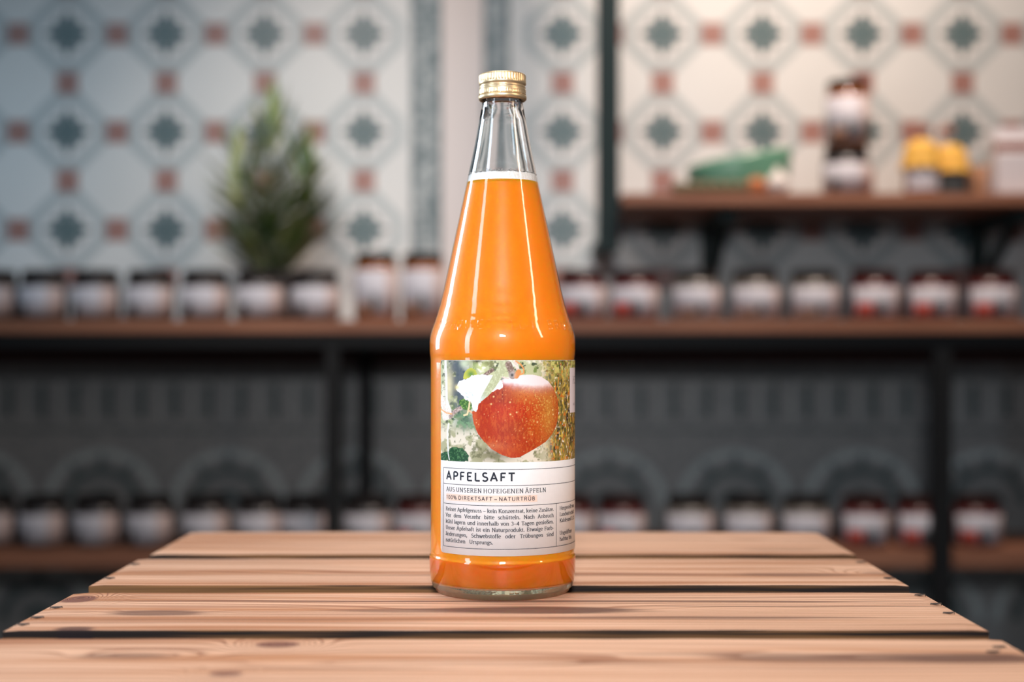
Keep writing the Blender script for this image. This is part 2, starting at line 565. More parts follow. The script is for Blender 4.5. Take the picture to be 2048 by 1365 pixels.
# further slats nearer the viewer's side, side walls and corner posts of the crate
m_side = wood_top('scorched_wood_side', [], 90)
m_sedge = wood_edge('charred_side', 95)
FY, RY = B[3][2] + .002, B[0][3] - .002
for sgn in (-1, 1):
    xo = (-0.2375 if sgn < 0 else 0.2240)
    for k in range(5):
        z1 = TOP - 0.0126 - k * 0.117; z0 = max(0.0, z1 - 0.105)
        mb = MB(); mb.box(xo - .006, xo + .006, FY, RY, z0, z1, 1, 1, bev=.001)
        mb.build('end_board', [m_side, m_sedge], crate, (-OX, -OY, 0))
    for y0 in (FY + .014, RY - .040):
        mb = MB(); x1 = xo - sgn * .006
        mb.box(min(x1, x1 - sgn * .024), max(x1, x1 - sgn * .024), y0, y0 + .026, 0.0, TOP - .0127, 1, 1, bev=.001)
        mb.build('corner_post', [m_side, m_sedge], crate, (-OX, -OY, 0))
for yo in (FY, RY):
    for k in range(5):
        z1 = TOP - 0.0126 - k * 0.117; z0 = max(0.0, z1 - 0.105)
        mb = MB()
        mb.box(-.2312, .2178, yo if yo == FY else yo - .012, yo + .012 if yo == FY else yo, z0, z1, 1, 1, bev=.001)
        mb.build('side_slat', [m_side, m_sedge], crate, (-OX, -OY, 0))
m_stap = mat('staple_metal', (0.10, 0.08, 0.07), 0.5, metal=0.6)
m_dent = mat('splintered_dent', (0.08, 0.04, 0.025), 0.8)
for px, py in ((1848, 1192), (1880, 1210), (1906, 1228), (104, 1217), (66, 1237), (36, 1251), (1785, 1158), (1728, 1126), (211, 1158), (262, 1130), (2008, 1296), (1996, 1306)):
    d = D(py); x = X(px, d) + (.0022 if px < 1000 else -.0022)
    mb = MB()
    s = -1 if px < 1000 else 1
    n = 8                                                     # a ragged dent with the crown of the staple in it
    mb.add([(x + .0026 * math.cos(2 * PI * k / n) * (1 + .3 * math.sin(5 * k)), d + .0015 * math.sin(2 * PI * k / n) * (1 + .4 * math.cos(3 * k)), TOP + .00025) for k in range(n)], [list(range(n))], 1)
    mb.tube([(x - .0032, d - .0005, TOP - .0012), (x - .0030, d - .0005, TOP + .0006), (x + .0030, d + .0006, TOP + .0006), (x + .0032, d + .0006, TOP - .0012)], .00035, 6, 0)
    mb.build('staple', [m_stap, m_dent], crate, (-OX, -OY, 0))

# ------------------------------------------------------------------ juice bottle
D0 = 0.808
CX = X(1005.0, D0)
bottle = empty('juice_bottle', (CX, D0, TOP))
tag(bottle, 'clear glass bottle of cloudy orange apple juice with gold cap standing on the crate', 'bottle')
PM = D0 / F                                  # metres per pixel on the axis


def hh(y): return 0.1316 + (HOR - y) * PM


sil = [(1184, 132), (1178, 137.5), (1170, 141.5), (1160, 144.8), (1146, 146.8), (1128, 147.8), (1112, 148.3), (1108, 148.0), (1104, 146.8), (1098, 146.4),
       (900, 146.4), (726, 146.4), (716, 146.8), (708, 147.8), (698, 148.3), (686, 148.2), (674, 147.0), (664, 144.6), (655, 141.6), (645, 137.9), (630, 132.9),
       (610, 126.8), (580, 119.2), (540, 110.6), (500, 102.0), (460, 93.3), (420, 84.6), (390, 78.1), (366, 72.8), (350, 69.3), (320, 62.8), (290, 56.6),
       (260, 51.0), (235, 46.6), (215, 43.2), (208, 42.0)]
RS = 0.985                                   # silhouettes stand a little outside the true radius
outer = [(r * PM * RS, hh(y)) for y, r in sil]
# densify
def dens(p, n=4):
    q = []
    for i in range(len(p) - 1):
        p0, p1, p2, p3 = p[max(0, i - 1)], p[i], p[i + 1], p[min(len(p) - 1, i + 2)]
        for k in range(n):
            t = k / n
            if abs(p2[1] - p1[1]) > .03:
                q.append((p1[0] + (p2[0] - p1[0]) * t, p1[1] + (p2[1] - p1[1]) * t)); continue
            cr = lambda a, b_, c, d: 0.5 * ((2 * b_) + (-a + c) * t + (2 * a - 5 * b_ + 4 * c - d) * t * t + (-a + 3 * b_ - 3 * c + d) * t ** 3)
            q.append((cr(p0[0], p1[0], p2[0], p3[0]), p1[1] + (p2[1] - p1[1]) * t))
    q.append(p[-1])
    return q
side = dens(outer)
H_BASE = 0.0068                              # thick clear base below the juice
H_TOP = hh(366)                              # juice level
neck_top = [(0.0108, hh(203)), (0.0106, .2800), (0.0122, .2812), (0.0122, .2860), (0.0113, .2868), (0.0113, .2900), (0.0105, .2910), (0.0092, .2908), (0.0088, .2890)]
bot = [(0.004, 0.0042), (0.020, 0.0030), (0.031, 0.0012), (0.0345, 0.0002), (0.0362, 0.0), (0.0374, 0.0006), (0.0383, 0.0022)]
side = [(r, z) for r, z in side if z > 0.0032]
full = bot + side + neck_top


def r_at(z, prof=None):
    p = side
    for i in range(len(p) - 1):
        if p[i][1] <= z <= p[i + 1][1]:
            t = (z - p[i][1]) / (p[i + 1][1] - p[i][1] + 1e-9)
            return p[i][0] + (p[i + 1][0] - p[i][0]) * t
    return p[0][0] if z < p[0][1] else p[-1][0]


# inner wall from the mouth down into the juice
zi = np.linspace(.285, H_TOP - .02, 24)
inner = [(max(.0084, r_at(min(z, hh(208))) - .0017 - .0008 * (z > .27)), z) for z in zi]
prof = full + inner
mis = []
for k in range(len(prof) - 1):
    z = (prof[k][1] + prof[k + 1][1]) / 2
    if k >= len(full) - 1: mis.append(0)
    elif z < H_BASE: mis.append(1)
    elif z < hh(1109): mis.append(0)
    elif z < H_TOP + .0040: mis.append(2)
    else: mis.append(0)


def knurl(k, a):
    if 2 <= k <= 5: return .00022 * math.sin(a * 110)
    return 0.0


g = MB()
g.lathe(prof, 440, mi=0, radial=knurl, mis=mis)
n0 = len(g.v); g.add([(0, 0, .0046)], []); g.f += [[(i + 1) % 440, i, n0] for i in range(440)]; g.m += [1] * 440; g.sm += [True] * 440
gb = g.build('glass_body', [M['glass'], M['base_glass'], M['skin_glass']], bottle)

# juice
jz = [z for r, z in side if H_BASE < z < H_TOP]
jp = [(0.006, .0082), (0.022, .0076), (0.032, .0066), (0.0368, .0060), (0.0388, .0064)] + [(r_at(z) - .0003, z) for z in jz] + [(r_at(H_TOP) - .0003, H_TOP), (r_at(H_TOP) - .002, H_TOP + .0001)]
j = MB(); j.lathe(jp, 128)
a0 = len(j.v); j.add([(0, 0, .0080), (0, 0, H_TOP)], [])
j.f += [[(i + 1) % 128, i, a0] for i in range(128)]; j.m += [0] * 128; j.sm += [True] * 128
tb = (len(jp) - 1) * 128
j.f += [[tb + i, tb + (i + 1) % 128, a0 + 1] for i in range(128)]; j.m += [0] * 128; j.sm += [True] * 128
j.build('juice', M['juice'], bottle)
# foam ring with bubbles
fo = MB()
FH = .0051
def fw(k, a):
    return 0.0
rf = random.Random(3)
n = 160
zl = [H_TOP - .0004 + .0003 * math.sin(9 * 2 * PI * i / n) + .0002 * math.sin(31 * 2 * PI * i / n) + .0002 * rf.uniform(-1, 1) for i in range(n)]
for k in range(7):
    for i in range(n):
        a = 2 * PI * i / n
        z = zl[i] + (FH + .0002 * math.sin(13 * a)) * min(k, 5) / 5
        r = r_at(z) - .00055 - (.0035 if k == 6 else 0) - (.0004 if k == 5 else 0)
        fo.v.append((r * math.cos(a), r * math.sin(a), z - (.0012 if k == 6 else 0)))
for k in range(6):
    for i in range(n):
        i2 = (i + 1) % n
        fo.f.append([k * n + i, k * n + i2, (k + 1) * n + i2, (k + 1) * n + i]); fo.m.append(0); fo.sm.append(True)
for _ in range(110):
    a = rf.uniform(0, 2 * PI); z = H_TOP + rf.uniform(.0004, FH + .0004)
    q = rf.uniform(.0003, .0008); r = r_at(z) - .0006 - q * .6
    fo.ball((r * math.cos(a), r * math.sin(a), z), q, q, q, 0, 8)
fo.build('foam', M['foam'], bottle)

# screw cap
def hc(y): return 0.1316 + (HOR - y) * (D0 - .0134) / F
capp = [(0.0085, hc(140) - .0001), (0.0118, hc(140)), (0.0127, hc(140.6)), (0.0132, hc(142.5)), (0.0134, hc(144.5)), (0.0134, hc(150)), (0.0134, hc(156)), (0.01345, hc(157.5)),
        (0.01345, hc(159)), (0.0133, hc(161.5)), (0.0129, hc(163.2)), (0.0127, hc(164.5)), (0.0130, hc(166)), (0.0132, hc(167.3)), (0.0130, hc(168.5)), (0.0129, hc(169.5)), (0.0132, hc(171.5)),
        (0.01335, hc(173.5)), (0.0133, hc(175)), (0.0133, hc(178)), (0.0133, hc(181)), (0.0134, hc(182.2)), (0.0126, hc(182.8)), (0.0126, hc(183.3)), (0.0135, hc(183.8)), (0.0137, hc(186)), (0.0137, hc(189)),
        (0.0134, hc(192)), (0.0128, hc(193.6)), (0.0122, hc(193.2)), (0.0122, hc(188))]
def capr(k, a):
    if k in (5,): return -.00032 * (0.5 + 0.5 * math.cos(a * 48)) ** 1.5 - 0.0001
    if k in (4, 6): return -.00030 * (0.5 + 0.5 * math.cos(a * 48)) ** 1.5
    if k in (19,): return -.00016 * (0.5 + 0.5 * math.cos(a * 60 + .4 * 19))
    if k in (22, 23) and math.cos(a * 12 + 1) > 0.93: return .0008
    return 0
c = MB(); c.lathe(capp, 480, radial=capr)
a0 = len(c.v); c.add([(0, 0, capp[0][1])], []); c.f += [[(i + 1) % 480, i, a0] for i in range(480)]; c.m += [0] * 480; c.sm += [False] * 480
co = c.build('screw_cap', M['gold'], bottle)
l = MB(); l.lathe([(0.0002, .2900), (0.0086, .2900), (0.0086, .2912), (0.012, .2914)], 48); l.build('cap_liner', M['liner'], co)


# ---- label ----
RL = 146.4 * PM * RS                         # radius of the label panel


def unwrap(px, py, R=RL):
    """pixel -> (arc length s, height h) on the label panel"""
    u = (px - 1024) / F; v = (HOR - py) / F
    # |(u t - CX, t - D0)| = R
    a = u * u + 1; bq = -2 * (u * CX + D0); cq = CX * CX + D0 * D0 - R * R
    disc = bq * bq - 4 * a * cq
    if disc < 0: disc = 0
    t = (-bq - math.sqrt(disc)) / (2 * a)
    x, y = u * t - CX, t - D0
    return R * math.atan2(x, -y), 0.1316 + v * t


def wrap(s, h, off):
    th = s / RL
    return ((RL + off) * math.sin(th), -(RL + off) * math.cos(th), h)


S0 = unwrap(882, 900)[0]
SE = S0 + 0.128
HT = unwrap(1005, 721)[1]
HP = unwrap(1005, 925.5)[1]                  # lower edge of the picture
HB = unwrap(1005, 1113.5)[1]
lab = MB()
NS = 220
for i in range(NS + 1):
    s = S0 + (SE - S0) * i / NS
    def cut(rad):
        q = min(s - S0, SE - s)
        return 0 if q >= rad else rad - math.sqrt(max(0, rad * rad - (rad - q) ** 2))
    h0, h1 = HB + cut(.0022), HT - cut(.0010)
    for off in (.00002, .00012):
        lab.v += [wrap(s, h0, off), wrap(s, h1, off)]
for i in range(NS):
    a, q = i * 4, i * 4 + 4
    lab.f += [[a + 2, q + 2, q + 3, a + 3], [a, a + 2, a + 3, a + 1][::-1] if i == 0 else [a + 1, a + 3, q + 3, q + 1], [a, q, q + 2, a + 2]]
    lab.m += [0] * 3; lab.sm += [True, False, False]
label = lab.build('label', M['paper'], bottle)


# painted photograph of an apple on the label: one dense sheet with a colour per vertex
def paint():
    hs = 0.00021
    rad = .0010
    ns = int((SE - S0 - .0004) / hs); nh = int((HT - HP) / hs)
    s = np.linspace(S0 + .0001, SE - .0003, ns); h = np.linspace(HT - .0001, HP, nh)
    S, H = np.meshgrid(s, h)
    C = np.zeros(S.shape + (3,))
    rs = np.random.RandomState(5)

    def vn(sx, sy, seed):
        r = np.random.RandomState(seed)
        w_ = int((SE - S0) / sx) + 4; h_ = int((HT - HP) / sy) + 4
        g_ = r.rand(h_, w_)
        x = (S - S0) / sx; y = (HT - H) / sy
        xi = x.astype(int); yi = y.astype(int); fx = x - xi; fy = y - yi
        fx = fx * fx * (3 - 2 * fx); fy = fy * fy * (3 - 2 * fy)
        return (g_[yi, xi] * (1 - fx) + g_[yi, xi + 1] * fx) * (1 - fy) + (g_[yi + 1, xi] * (1 - fx) + g_[yi + 1, xi + 1] * fx) * fy

    def fbm(sx, sy, seed, o=3):
        t = 0; a = 1; n_ = 0
        for k in range(o):
            t = t + a * vn(sx / 2 ** k, sy / 2 ** k, seed + k); n_ += a; a *= .55
        return t / n_

    def up(p): return [unwrap(880 + x / 6.2, 710 + y / 6.2) for x, y in p]

    def inside(poly, jig=0.0, seed=0):
        SS, HH = S, H
        if jig:
            SS = S + (vn(.0012, .0012, seed) - .5) * jig; HH = H + (vn(.0012, .0012, seed + 1) - .5) * jig
        m = np.zeros(S.shape, bool)
        n_ = len(poly)
        for i in range(n_):
            x0, y0 = poly[i]; x1, y1 = poly[(i + 1) % n_]
            cnd = (y0 > HH) != (y1 > HH)
            if y1 == y0: continue
            m ^= cnd & (SS < (x1 - x0) * (HH - y0) / (y1 - y0) + x0)
        return m

    def blob(cx, cy, rx, ry):
        s0, h0 = unwrap(880 + cx / 6.2, 710 + cy / 6.2)
        k = .27e-3 / 6.2
        return np.exp(-(((S - s0) / (rx * k)) ** 2 + ((H - h0) / (ry * k)) ** 2))

    def lay(mask, col, a=1.0):
        nonlocal C
        mk = (np.asarray(mask, float) * a)[..., None]
        C = C * (1 - mk) + np.asarray(col) * mk

    def sm(x, a, b_):
        t = np.clip((x - a) / (b_ - a), 0, 1); return t * t * (3 - 2 * t)

    def lin(r, g_, b_): return np.array([((c_ / 255.) ** 2.2) for c_ in (r, g_, b_)])
    s_of = lambda x: unwrap(880 + x / 6.2, 850)[0]
    h_of = lambda y: unwrap(1000, 710 + y / 6.2)[1]
    # background: pale top, yellow-green and brown foliage on the right, cream ground
    C[:] = lin(186, 192, 150)
    n1, n2, n3 = fbm(.004, .004, 10), fbm(.002, .002, 30), fbm(.0012, .0030, 50)
    lay(sm(n1, .5, .65), lin(232, 232, 214)); lay(sm(n2, .58, .72), lin(120, 140, 80)); lay(sm(fbm(.003, .002, 70), .6, .74), lin(70, 84, 64))
    right = sm(S, s_of(1180), s_of(1420))
    rc = np.zeros(S.shape + (3,)); rc[:] = lin(150, 128, 70)
    for nn, a, b_, col in ((n3, .5, .64, lin(96, 92, 44)), (fbm(.001, .0026, 90), .55, .68, lin(214, 180, 80)), (fbm(.0014, .004, 110), .58, .72, lin(62, 52, 44)),
                           (fbm(.0012, .002, 130), .63, .76, lin(208, 118, 44)), (fbm(.0011, .0016, 150), .66, .8, lin(236, 226, 206))):
        k = sm(nn, a, b_)[..., None]; rc = rc * (1 - k) + col * k
    C = C * (1 - right[..., None]) + rc * right[..., None]
    topr = right * sm(H, h_of(420), h_of(120))
    lay(topr * sm(n2, .38, .6), lin(206, 204, 120), .9); lay(topr * sm(fbm(.002, .0015, 170), .55, .7), lin(110, 122, 56))
    low = sm(H, h_of(820), h_of(1000)) * (1 - right)
    lay(low, lin(222, 214, 196)); lay(low * sm(n1, .48, .62), lin(150, 152, 110), .8); lay(low * sm(n2, .56, .7), lin(104, 108, 76), .8)
    lay(low * blob(700, 1230, 260, 120), lin(96, 92, 70), .8)
    # dark blue shade on the left and green foliage beneath
    lay(np.clip(blob(210, 250, 170, 280) * 1.3 + blob(260, 560, 150, 170), 0, 1) * sm(n1, .1, .38), lin(72, 84, 98), .95)
    lay(blob(330, 820, 190, 120) * 1.0, lin(70, 104, 82), .95); lay(blob(330, 820, 190, 120) * sm(n2, .5, .65), lin(120, 160, 120), .8)
    lay(blob(110, 370, 80, 180), lin(226, 216, 176), .9); lay(blob(520, 150, 90, 60) * sm(n2, .4, .6), lin(206, 214, 150))
    lay(blob(300, 110, 60, 50), lin(206, 220, 190), .8); lay(blob(640, 110, 120, 60) * sm(n2, .35, .6), lin(120, 120, 84), .8)
    lay(blob(460, 80, 70, 20), lin(60, 50, 44), .9)
    # pale twig on the left
    def path(pts, wd, col, col2=None, a=1.0):
        P = up(pts)
        dmin = np.full(S.shape, 9.)
        for i in range(len(P) - 1):
            ax, ay = P[i]; bx, by = P[i + 1]
            vx, vy = bx - ax, by - ay
            t = np.clip(((S - ax) * vx + (H - ay) * vy) / (vx * vx + vy * vy), 0, 1)
            dmin = np.minimum(dmin, np.hypot(S - ax - t * vx, H - ay - t * vy))
        k = .27e-3 / 6.2 * wd
        mk = 1 - sm(dmin, k * .8, k * 1.15)
        lay(mk, col, a)
        if col2 is not None: lay(mk * sm(fbm(.0006, .0006, int(wd) + 200), .45, .65), col2, .8)
    path([(70, 60), (80, 300), (85, 560), (130, 700)], 22, lin(240, 236, 230))
    path([(20, 560), (60, 640), (110, 740), (60, 760)], 60, lin(240, 232, 224), lin(214, 196, 180))
    path([(110, 860), (95, 960), (100, 1120), (115, 1290)], 14, lin(236, 234, 232))
    path([(130, 770), (190, 700), (265, 660)], 28, lin(150, 128, 122), lin(206, 190, 182))
    path([(10, 670), (80, 720), (150, 735)], 9, lin(226, 170, 120))
    # green leaf with yellow rim, upper left
    lf = up([(290, 290), (300, 230), (340, 180), (395, 160), (440, 190), (470, 250), (400, 290), (340, 310)])
    lay(inside(lf, .0006, 7), lin(196, 196, 76)); lay(blob(385, 240, 60, 50), lin(88, 134, 62), .95)
    lf = up([(240, 560), (300, 540), (380, 590), (415, 650), (370, 690), (290, 680), (245, 620)])
    lay(inside(lf, .0009, 9), lin(60, 104, 44)); lay(inside(lf) * sm(fbm(.0007, .0007, 240), .5, .62), lin(130, 168, 84), .8)
    path([(370, 590), (360, 660), (340, 740), (300, 750)], 12, lin(232, 206, 160)); path([(360, 690), (400, 720)], 10, lin(226, 180, 140))
    path([(540, 270), (600, 220), (650, 190)], 24, lin(110, 88, 80), lin(170, 150, 140))
    # apple
    ap = up([(400, 705), (405, 770), (420, 850), (440, 910), (470, 980), (540, 1070), (640, 1170), (760, 1240), (880, 1280), (980, 1275), (1090, 1215), (1200, 1150), (1310, 1080),
             (1390, 980), (1440, 880), (1465, 740), (1467, 640), (1450, 530), (1400, 410), (1340, 330), (1250, 270), (1150, 248), (1020, 250), (900, 280), (800, 300), (740, 340),
             (690, 420), (600, 510), (520, 570), (475, 620), (450, 690)])
    am = inside(ap)
    base = np.zeros(S.shape + (3,)); base[:] = lin(196, 62, 26)
    fine = fbm(.0007, .0022, 300)
    def bl(mk, col):
        nonlocal base
        mk = np.clip(mk, 0, 1)[..., None]; base = base * (1 - mk) + np.asarray(col) * mk
    bl(sm(fbm(.004, .004, 310), .45, .7) * .5, lin(170, 44, 20))
    bl(blob(1330, 700, 150, 330), lin(224, 150, 62)); bl(blob(1100, 480, 260, 120), lin(232, 130, 60)); bl(blob(1180, 820, 150, 220) * .6, lin(222, 96, 20))
    bl(blob(860, 700, 330, 130) * .7, lin(220, 56, 24)); bl(blob(700, 510, 160, 80) * .75, lin(164, 44, 34)); bl(blob(780, 480, 25, 120) * .7, lin(150, 40, 26))
    bl(blob(940, 930, 130, 120) * .6, lin(176, 72, 36)); bl(blob(880, 1180, 240, 80) * .6, lin(206, 84, 32))
    bl(blob(430, 800, 45, 200) * .8, lin(226, 100, 50)); bl(blob(600, 1130, 200, 45) * .5, lin(236, 150, 100))
    bl(sm(fine, .5, .68) * .45, lin(232, 110, 50)); bl(sm(fbm(.0005, .0005, 330), .6, .75) * .5, lin(150, 40, 22))
    bl(sm(fbm(.0006, .0009, 350), .62, .72) * blob(1250, 650, 260, 420), lin(244, 186, 96))
    # bleached crown of the apple
    crown = sm(H + (fbm(.0015, .0015, 360) - .5) * .004, h_of(440), h_of(310)) * sm(S, s_of(760), s_of(900)) 
    edge = np.clip(blob(1180, 290, 260, 110) * 1.5, 0, 1)
    bl(np.clip(crown * .35 + edge * 1.0 + blob(930, 290, 130, 60), 0, 1), lin(236, 226, 228))
    base *= (1 - .28 * (1 - np.clip(edge + crown, 0, 1)))[..., None]
    C = np.where(am[..., None], base, C)
    for _ in range(60):
        x, y = rs.uniform(450, 1430), rs.uniform(430, 1230)
        lay(blob(x, y, rs.uniform(3, 6), rs.uniform(3, 7)) * am, lin(250, 200, 140), .7)
    for x, y in ((665, 520), (635, 612), (950, 715), (872, 740), (868, 590), (1205, 835), (1395, 685), (1400, 740)):
        lay(blob(x, y, 9, 9), lin(252, 220, 150), .95)
    # bleached leaf, left of the fruit
    wl = up([(250, 320), (350, 300), (420, 255), (560, 245), (650, 260), (720, 300), (780, 330), (775, 420), (700, 440), (640, 460), (520, 570), (470, 610), (455, 700), (420, 690),
             (380, 590), (300, 550), (260, 470), (200, 430), (215, 370)])
    wm = inside(wl, .0012, 15)
    lay(wm, lin(240, 244, 250)); lay(wm * sm(fbm(.0008, .0008, 380), .6, .75) * blob(360, 520, 110, 70), lin(150, 180, 186), .8)
    lay(blob(215, 405, 34, 30), lin(238, 220, 150), .9)
    lay(blob(820, 330, 50, 30) + blob(900, 300, 90, 24), lin(238, 232, 236))
    # long grey-green leaf
    gl = up([(745, 74), (856, 74), (830, 160), (770, 280), (690, 400), (600, 510), (480, 605), (520, 500), (600, 360), (670, 230), (720, 140)])
    gm = inside(gl)
    lay(gm, lin(172, 178, 140)); lay(gm * sm(fbm(.0006, .0010, 400), .45, .65), lin(196, 204, 168), .8)
    lay(gm * blob(500, 590, 90, 90), lin(206, 222, 222), .8)
    # woody stub and curl
    path([(925, 74), (960, 170), (985, 230)], 22, lin(214, 196, 184), lin(236, 226, 218))
    path([(850, 120), (885, 200), (900, 262)], 42, lin(120, 98, 88), lin(176, 158, 148))
    path([(975, 215), (945, 265)], 34, lin(214, 140, 80)); 
    lay(blob(893, 252, 36, 36), lin(206, 200, 198)); lay(blob(893, 252, 23, 25), lin(34, 28, 30))
    path([(940, 78), (1000, 120), (1035, 170), (1040, 225), (1000, 245)], 9, lin(222, 150, 90))
    path([(770, 276), (850, 300)], 7, lin(214, 196, 186))
    # dark leaf, lower left
    dl = up([(0, 1250), (40, 1210), (110, 1200), (130, 1160), (190, 1140), (270, 1160), (330, 1200), (362, 1260), (355, 1325), (200, 1325), (0, 1300)])
    dm = inside(dl, .0010, 21)
    lay(dm, lin(30, 72, 46)); lay(dm * sm(fbm(.0007, .0007, 420), .52, .66), lin(82, 128, 84), .85)
    path([(95, 1130), (105, 1230), (118, 1300)], 9, lin(214, 222, 216))
    # blank white plate with a place name
    t0 = s_of(1607)
    lay((S > t0) & (H < h_of(165)) & (H > h_of(740)) & (S < t0 + .034), lin(232, 222, 226))
    me = bpy.data.meshes.new('apple_picture')
    th = S / RL; R_ = RL + .00016
    co_ = np.stack([R_ * np.sin(th), -R_ * np.cos(th), H], -1).reshape(-1, 3)
    nh_, ns_ = S.shape
    idx = np.arange(nh_ * ns_).reshape(nh_, ns_)
    q = np.stack([idx[1:, :-1], idx[1:, 1:], idx[:-1, 1:], idx[:-1, :-1]], -1).reshape(-1, 4)
    # leave the rounded corners free
    me.vertices.add(len(co_)); me.vertices.foreach_set('co', co_.ravel())
    me.loops.add(q.size); me.loops.foreach_set('vertex_index', q.ravel().astype(np.int32))
    me.polygons.add(len(q)); me.polygons.foreach_set('loop_start', np.arange(0, q.size, 4, dtype=np.int32)); 
    me.update(calc_edges=True)
    me.polygons.foreach_set('use_smooth', np.ones(len(q), bool))
    at = me.color_attributes.new('print', 'FLOAT_COLOR', 'POINT')
    at.data.foreach_set('color', np.concatenate([np.clip(C, 0, 1).reshape(-1, 3), np.ones((len(co_), 1))], 1).ravel())
    m = mat('printed_photo', (1, 1, 1), 0.45, spec=0.3)
    vc = m.node_tree.nodes.new('ShaderNodeVertexColor'); vc.layer_name = 'print'
    m.node_tree.links.new(vc.outputs[0], m.node_tree.nodes['Principled BSDF'].inputs['Base Color'])
    me.materials.append(m)
    o = bpy.data.objects.new('apple_picture', me); COL.objects.link(o); o.parent = label
    tag(o, 'printed picture of a red apple hanging among leaves')


paint()

# ---- lettering: centre lines of a roman alphabet, drawn with a broad or an even pen ----
def arc(cx, cy, rx, ry, a0, a1, n=10):
    return [(cx + rx * math.cos(math.radians(a0 + (a1 - a0) * i / n)), cy + ry * math.sin(math.radians(a0 + (a1 - a0) * i / n))) for i in range(n + 1)]


XH, CH, AS, DE = .47, .68, .74, -.21
SER = .08


def sf(x, y, l=SER, r=SER): return ('s', [(x - l, y), (x + r, y)])


def G():
    g = {}
    def d(ch, w_, *st): g[ch] = (w_, [x if isinstance(x, tuple) and x[0] == 's' else ('p', x) for x in st])
    o = lambda cx, r: arc(cx, XH / 2, r, XH / 2 + .005, 90, 450, 22)
    V = lambda x, a, c_: [(x, a), (x, c_)]
    d('o', .53, o(.265, .20)); d('c', .46, arc(.26, XH / 2, .20, XH / 2, 40, 320, 18))
    d('e', .48, [(.06, .25), (.42, .25)] + arc(.245, .25, .178, XH / 2 - .01, 0, 180, 10)[1:] + arc(.25, .235, .185, .235, 180, 315, 8))
    d('a', .47, arc(.21, .33, .14, .14, 150, 0, 8) + [(.35, .06), (.43, .01)], arc(.20, .13, .145, .13, 60, 330, 12), [(.27, .245), (.35, .27)])
    d('b', .54, V(.11, 0, AS), arc(.285, XH / 2, .18, XH / 2, 160, -160, 16), sf(.11, AS - .015, .07, 0))
    d('d', .55, V(.42, 0, AS), arc(.245, XH / 2, .18, XH / 2, 20, 340, 16), sf(.42, AS - .015, .07, 0), sf(.42, .015, 0, .07))
    d('p', .55, V(.12, DE, XH), arc(.29, XH / 2, .18, XH / 2, 160, -160, 16), sf(.12, DE), sf(.12, XH - .02, .07, 0))
    d('f', .33, arc(.27, AS - .13, .13, .13, 50, 180, 6) + [(.14, 0)], [(.03, XH - .02), (.29, XH - .02)], sf(.14, 0))
    d('g', .48, arc(.23, .33, .15, .14, 90, 450, 16), arc(.21, -.10, .17, .11, 90, 450, 16), [(.14, .22), (.09, .10), (.15, .02), (.26, .015)], [(.34, .43), (.45, .45)])
    d('h', .57, V(.12, 0, AS), arc(.285, XH - .165, .155, .16, 160, 0, 8) + [(.44, 0)], sf(.12, AS - .015, .07, 0), sf(.12, 0), sf(.44, 0))
    d('n', .57, V(.12, 0, XH), arc(.285, XH - .165, .155, .16, 160, 0, 8) + [(.44, 0)], sf(.12, XH - .015, .07, 0), sf(.12, 0), sf(.44, 0))
    d('m', .86, V(.12, 0, XH), arc(.27, XH - .165, .145, .16, 160, 0, 8) + [(.415, 0)], arc(.57, XH - .165, .145, .16, 160, 0, 8) + [(.715, 0)], sf(.12, XH - .015, .07, 0), sf(.12, 0), sf(.415, 0), sf(.715, 0))
    d('i', .28, V(.14, 0, XH), sf(.14, XH - .015, .07, 0), sf(.14, 0), ('d', [(.135, XH + .17)]))
    d('l', .28, V(.14, 0, AS), sf(.14, AS - .015, .07, 0), sf(.14, 0))
    d('k', .54, V(.12, 0, AS), [(.42, XH - .01), (.14, .20)], [(.23, .27), (.44, .01)], sf(.12, AS - .015, .07, 0), sf(.12, 0), sf(.43, XH - .01), sf(.45, 0, .05, .07))
    d('r', .40, V(.13, 0, XH), arc(.29, XH - .16, .15, .15, 165, 65, 6), sf(.13, XH - .015, .07, 0), sf(.13, 0, .07, .09))
    d('s', .40, arc(.20, .355, .125, .11, 35, 270, 10)[0:8] + [(.22, .235), (.29, .19)] + arc(.195, .115, .13, .115, 30, -150, 9))
    d('t', .34, [(.14, .60), (.14, .12)] + arc(.24, .12, .10, .11, 180, 300, 6), [(.03, XH - .02), (.29, XH - .02)])
    d('u', .57, [(.11, XH), (.11, .16)] + arc(.265, .16, .155, .155, 180, 340, 8), V(.43, 0, XH), sf(.11, XH - .015, .07, 0), sf(.43, XH - .015, .07, 0), sf(.43, .015, 0, .07))
    d('v', .50, [(.07, XH - .01), (.25, 0), (.43, XH - .01)], sf(.07, XH - .01), sf(.43, XH - .01))
    d('w', .76, [(.07, XH - .01), (.23, 0), (.38, XH - .03), (.53, 0), (.69, XH - .01)], sf(.07, XH - .01), sf(.69, XH - .01))
    d('z', .45, [(.06, XH - .02), (.37, XH - .02), (.05, .02), (.39, .02)], ('s', [(.385, .02), (.39, .13)]))
    d('ß', .56, [(.12, 0), (.12, .56)] + arc(.27, .57, .15, .16, 180, 0, 8) + [(.34, .44), (.28, .38), (.36, .30)] + arc(.34, .145, .13, .14, 50, -130, 8), sf(.12, 0))
    for ch, bse in (('ä', 'a'), ('ö', 'o'), ('ü', 'u')):
        w_, st = g[bse]; g[ch] = (w_, st + [('d', [(w_ / 2 - .115, XH + .17)]), ('d', [(w_ / 2 + .095, XH + .17)])])
    d('A', .68, [(.08, 0), (.33, CH), (.59, 0)], [(.17, .23), (.50, .23)], sf(.08, 0), sf(.59, 0))
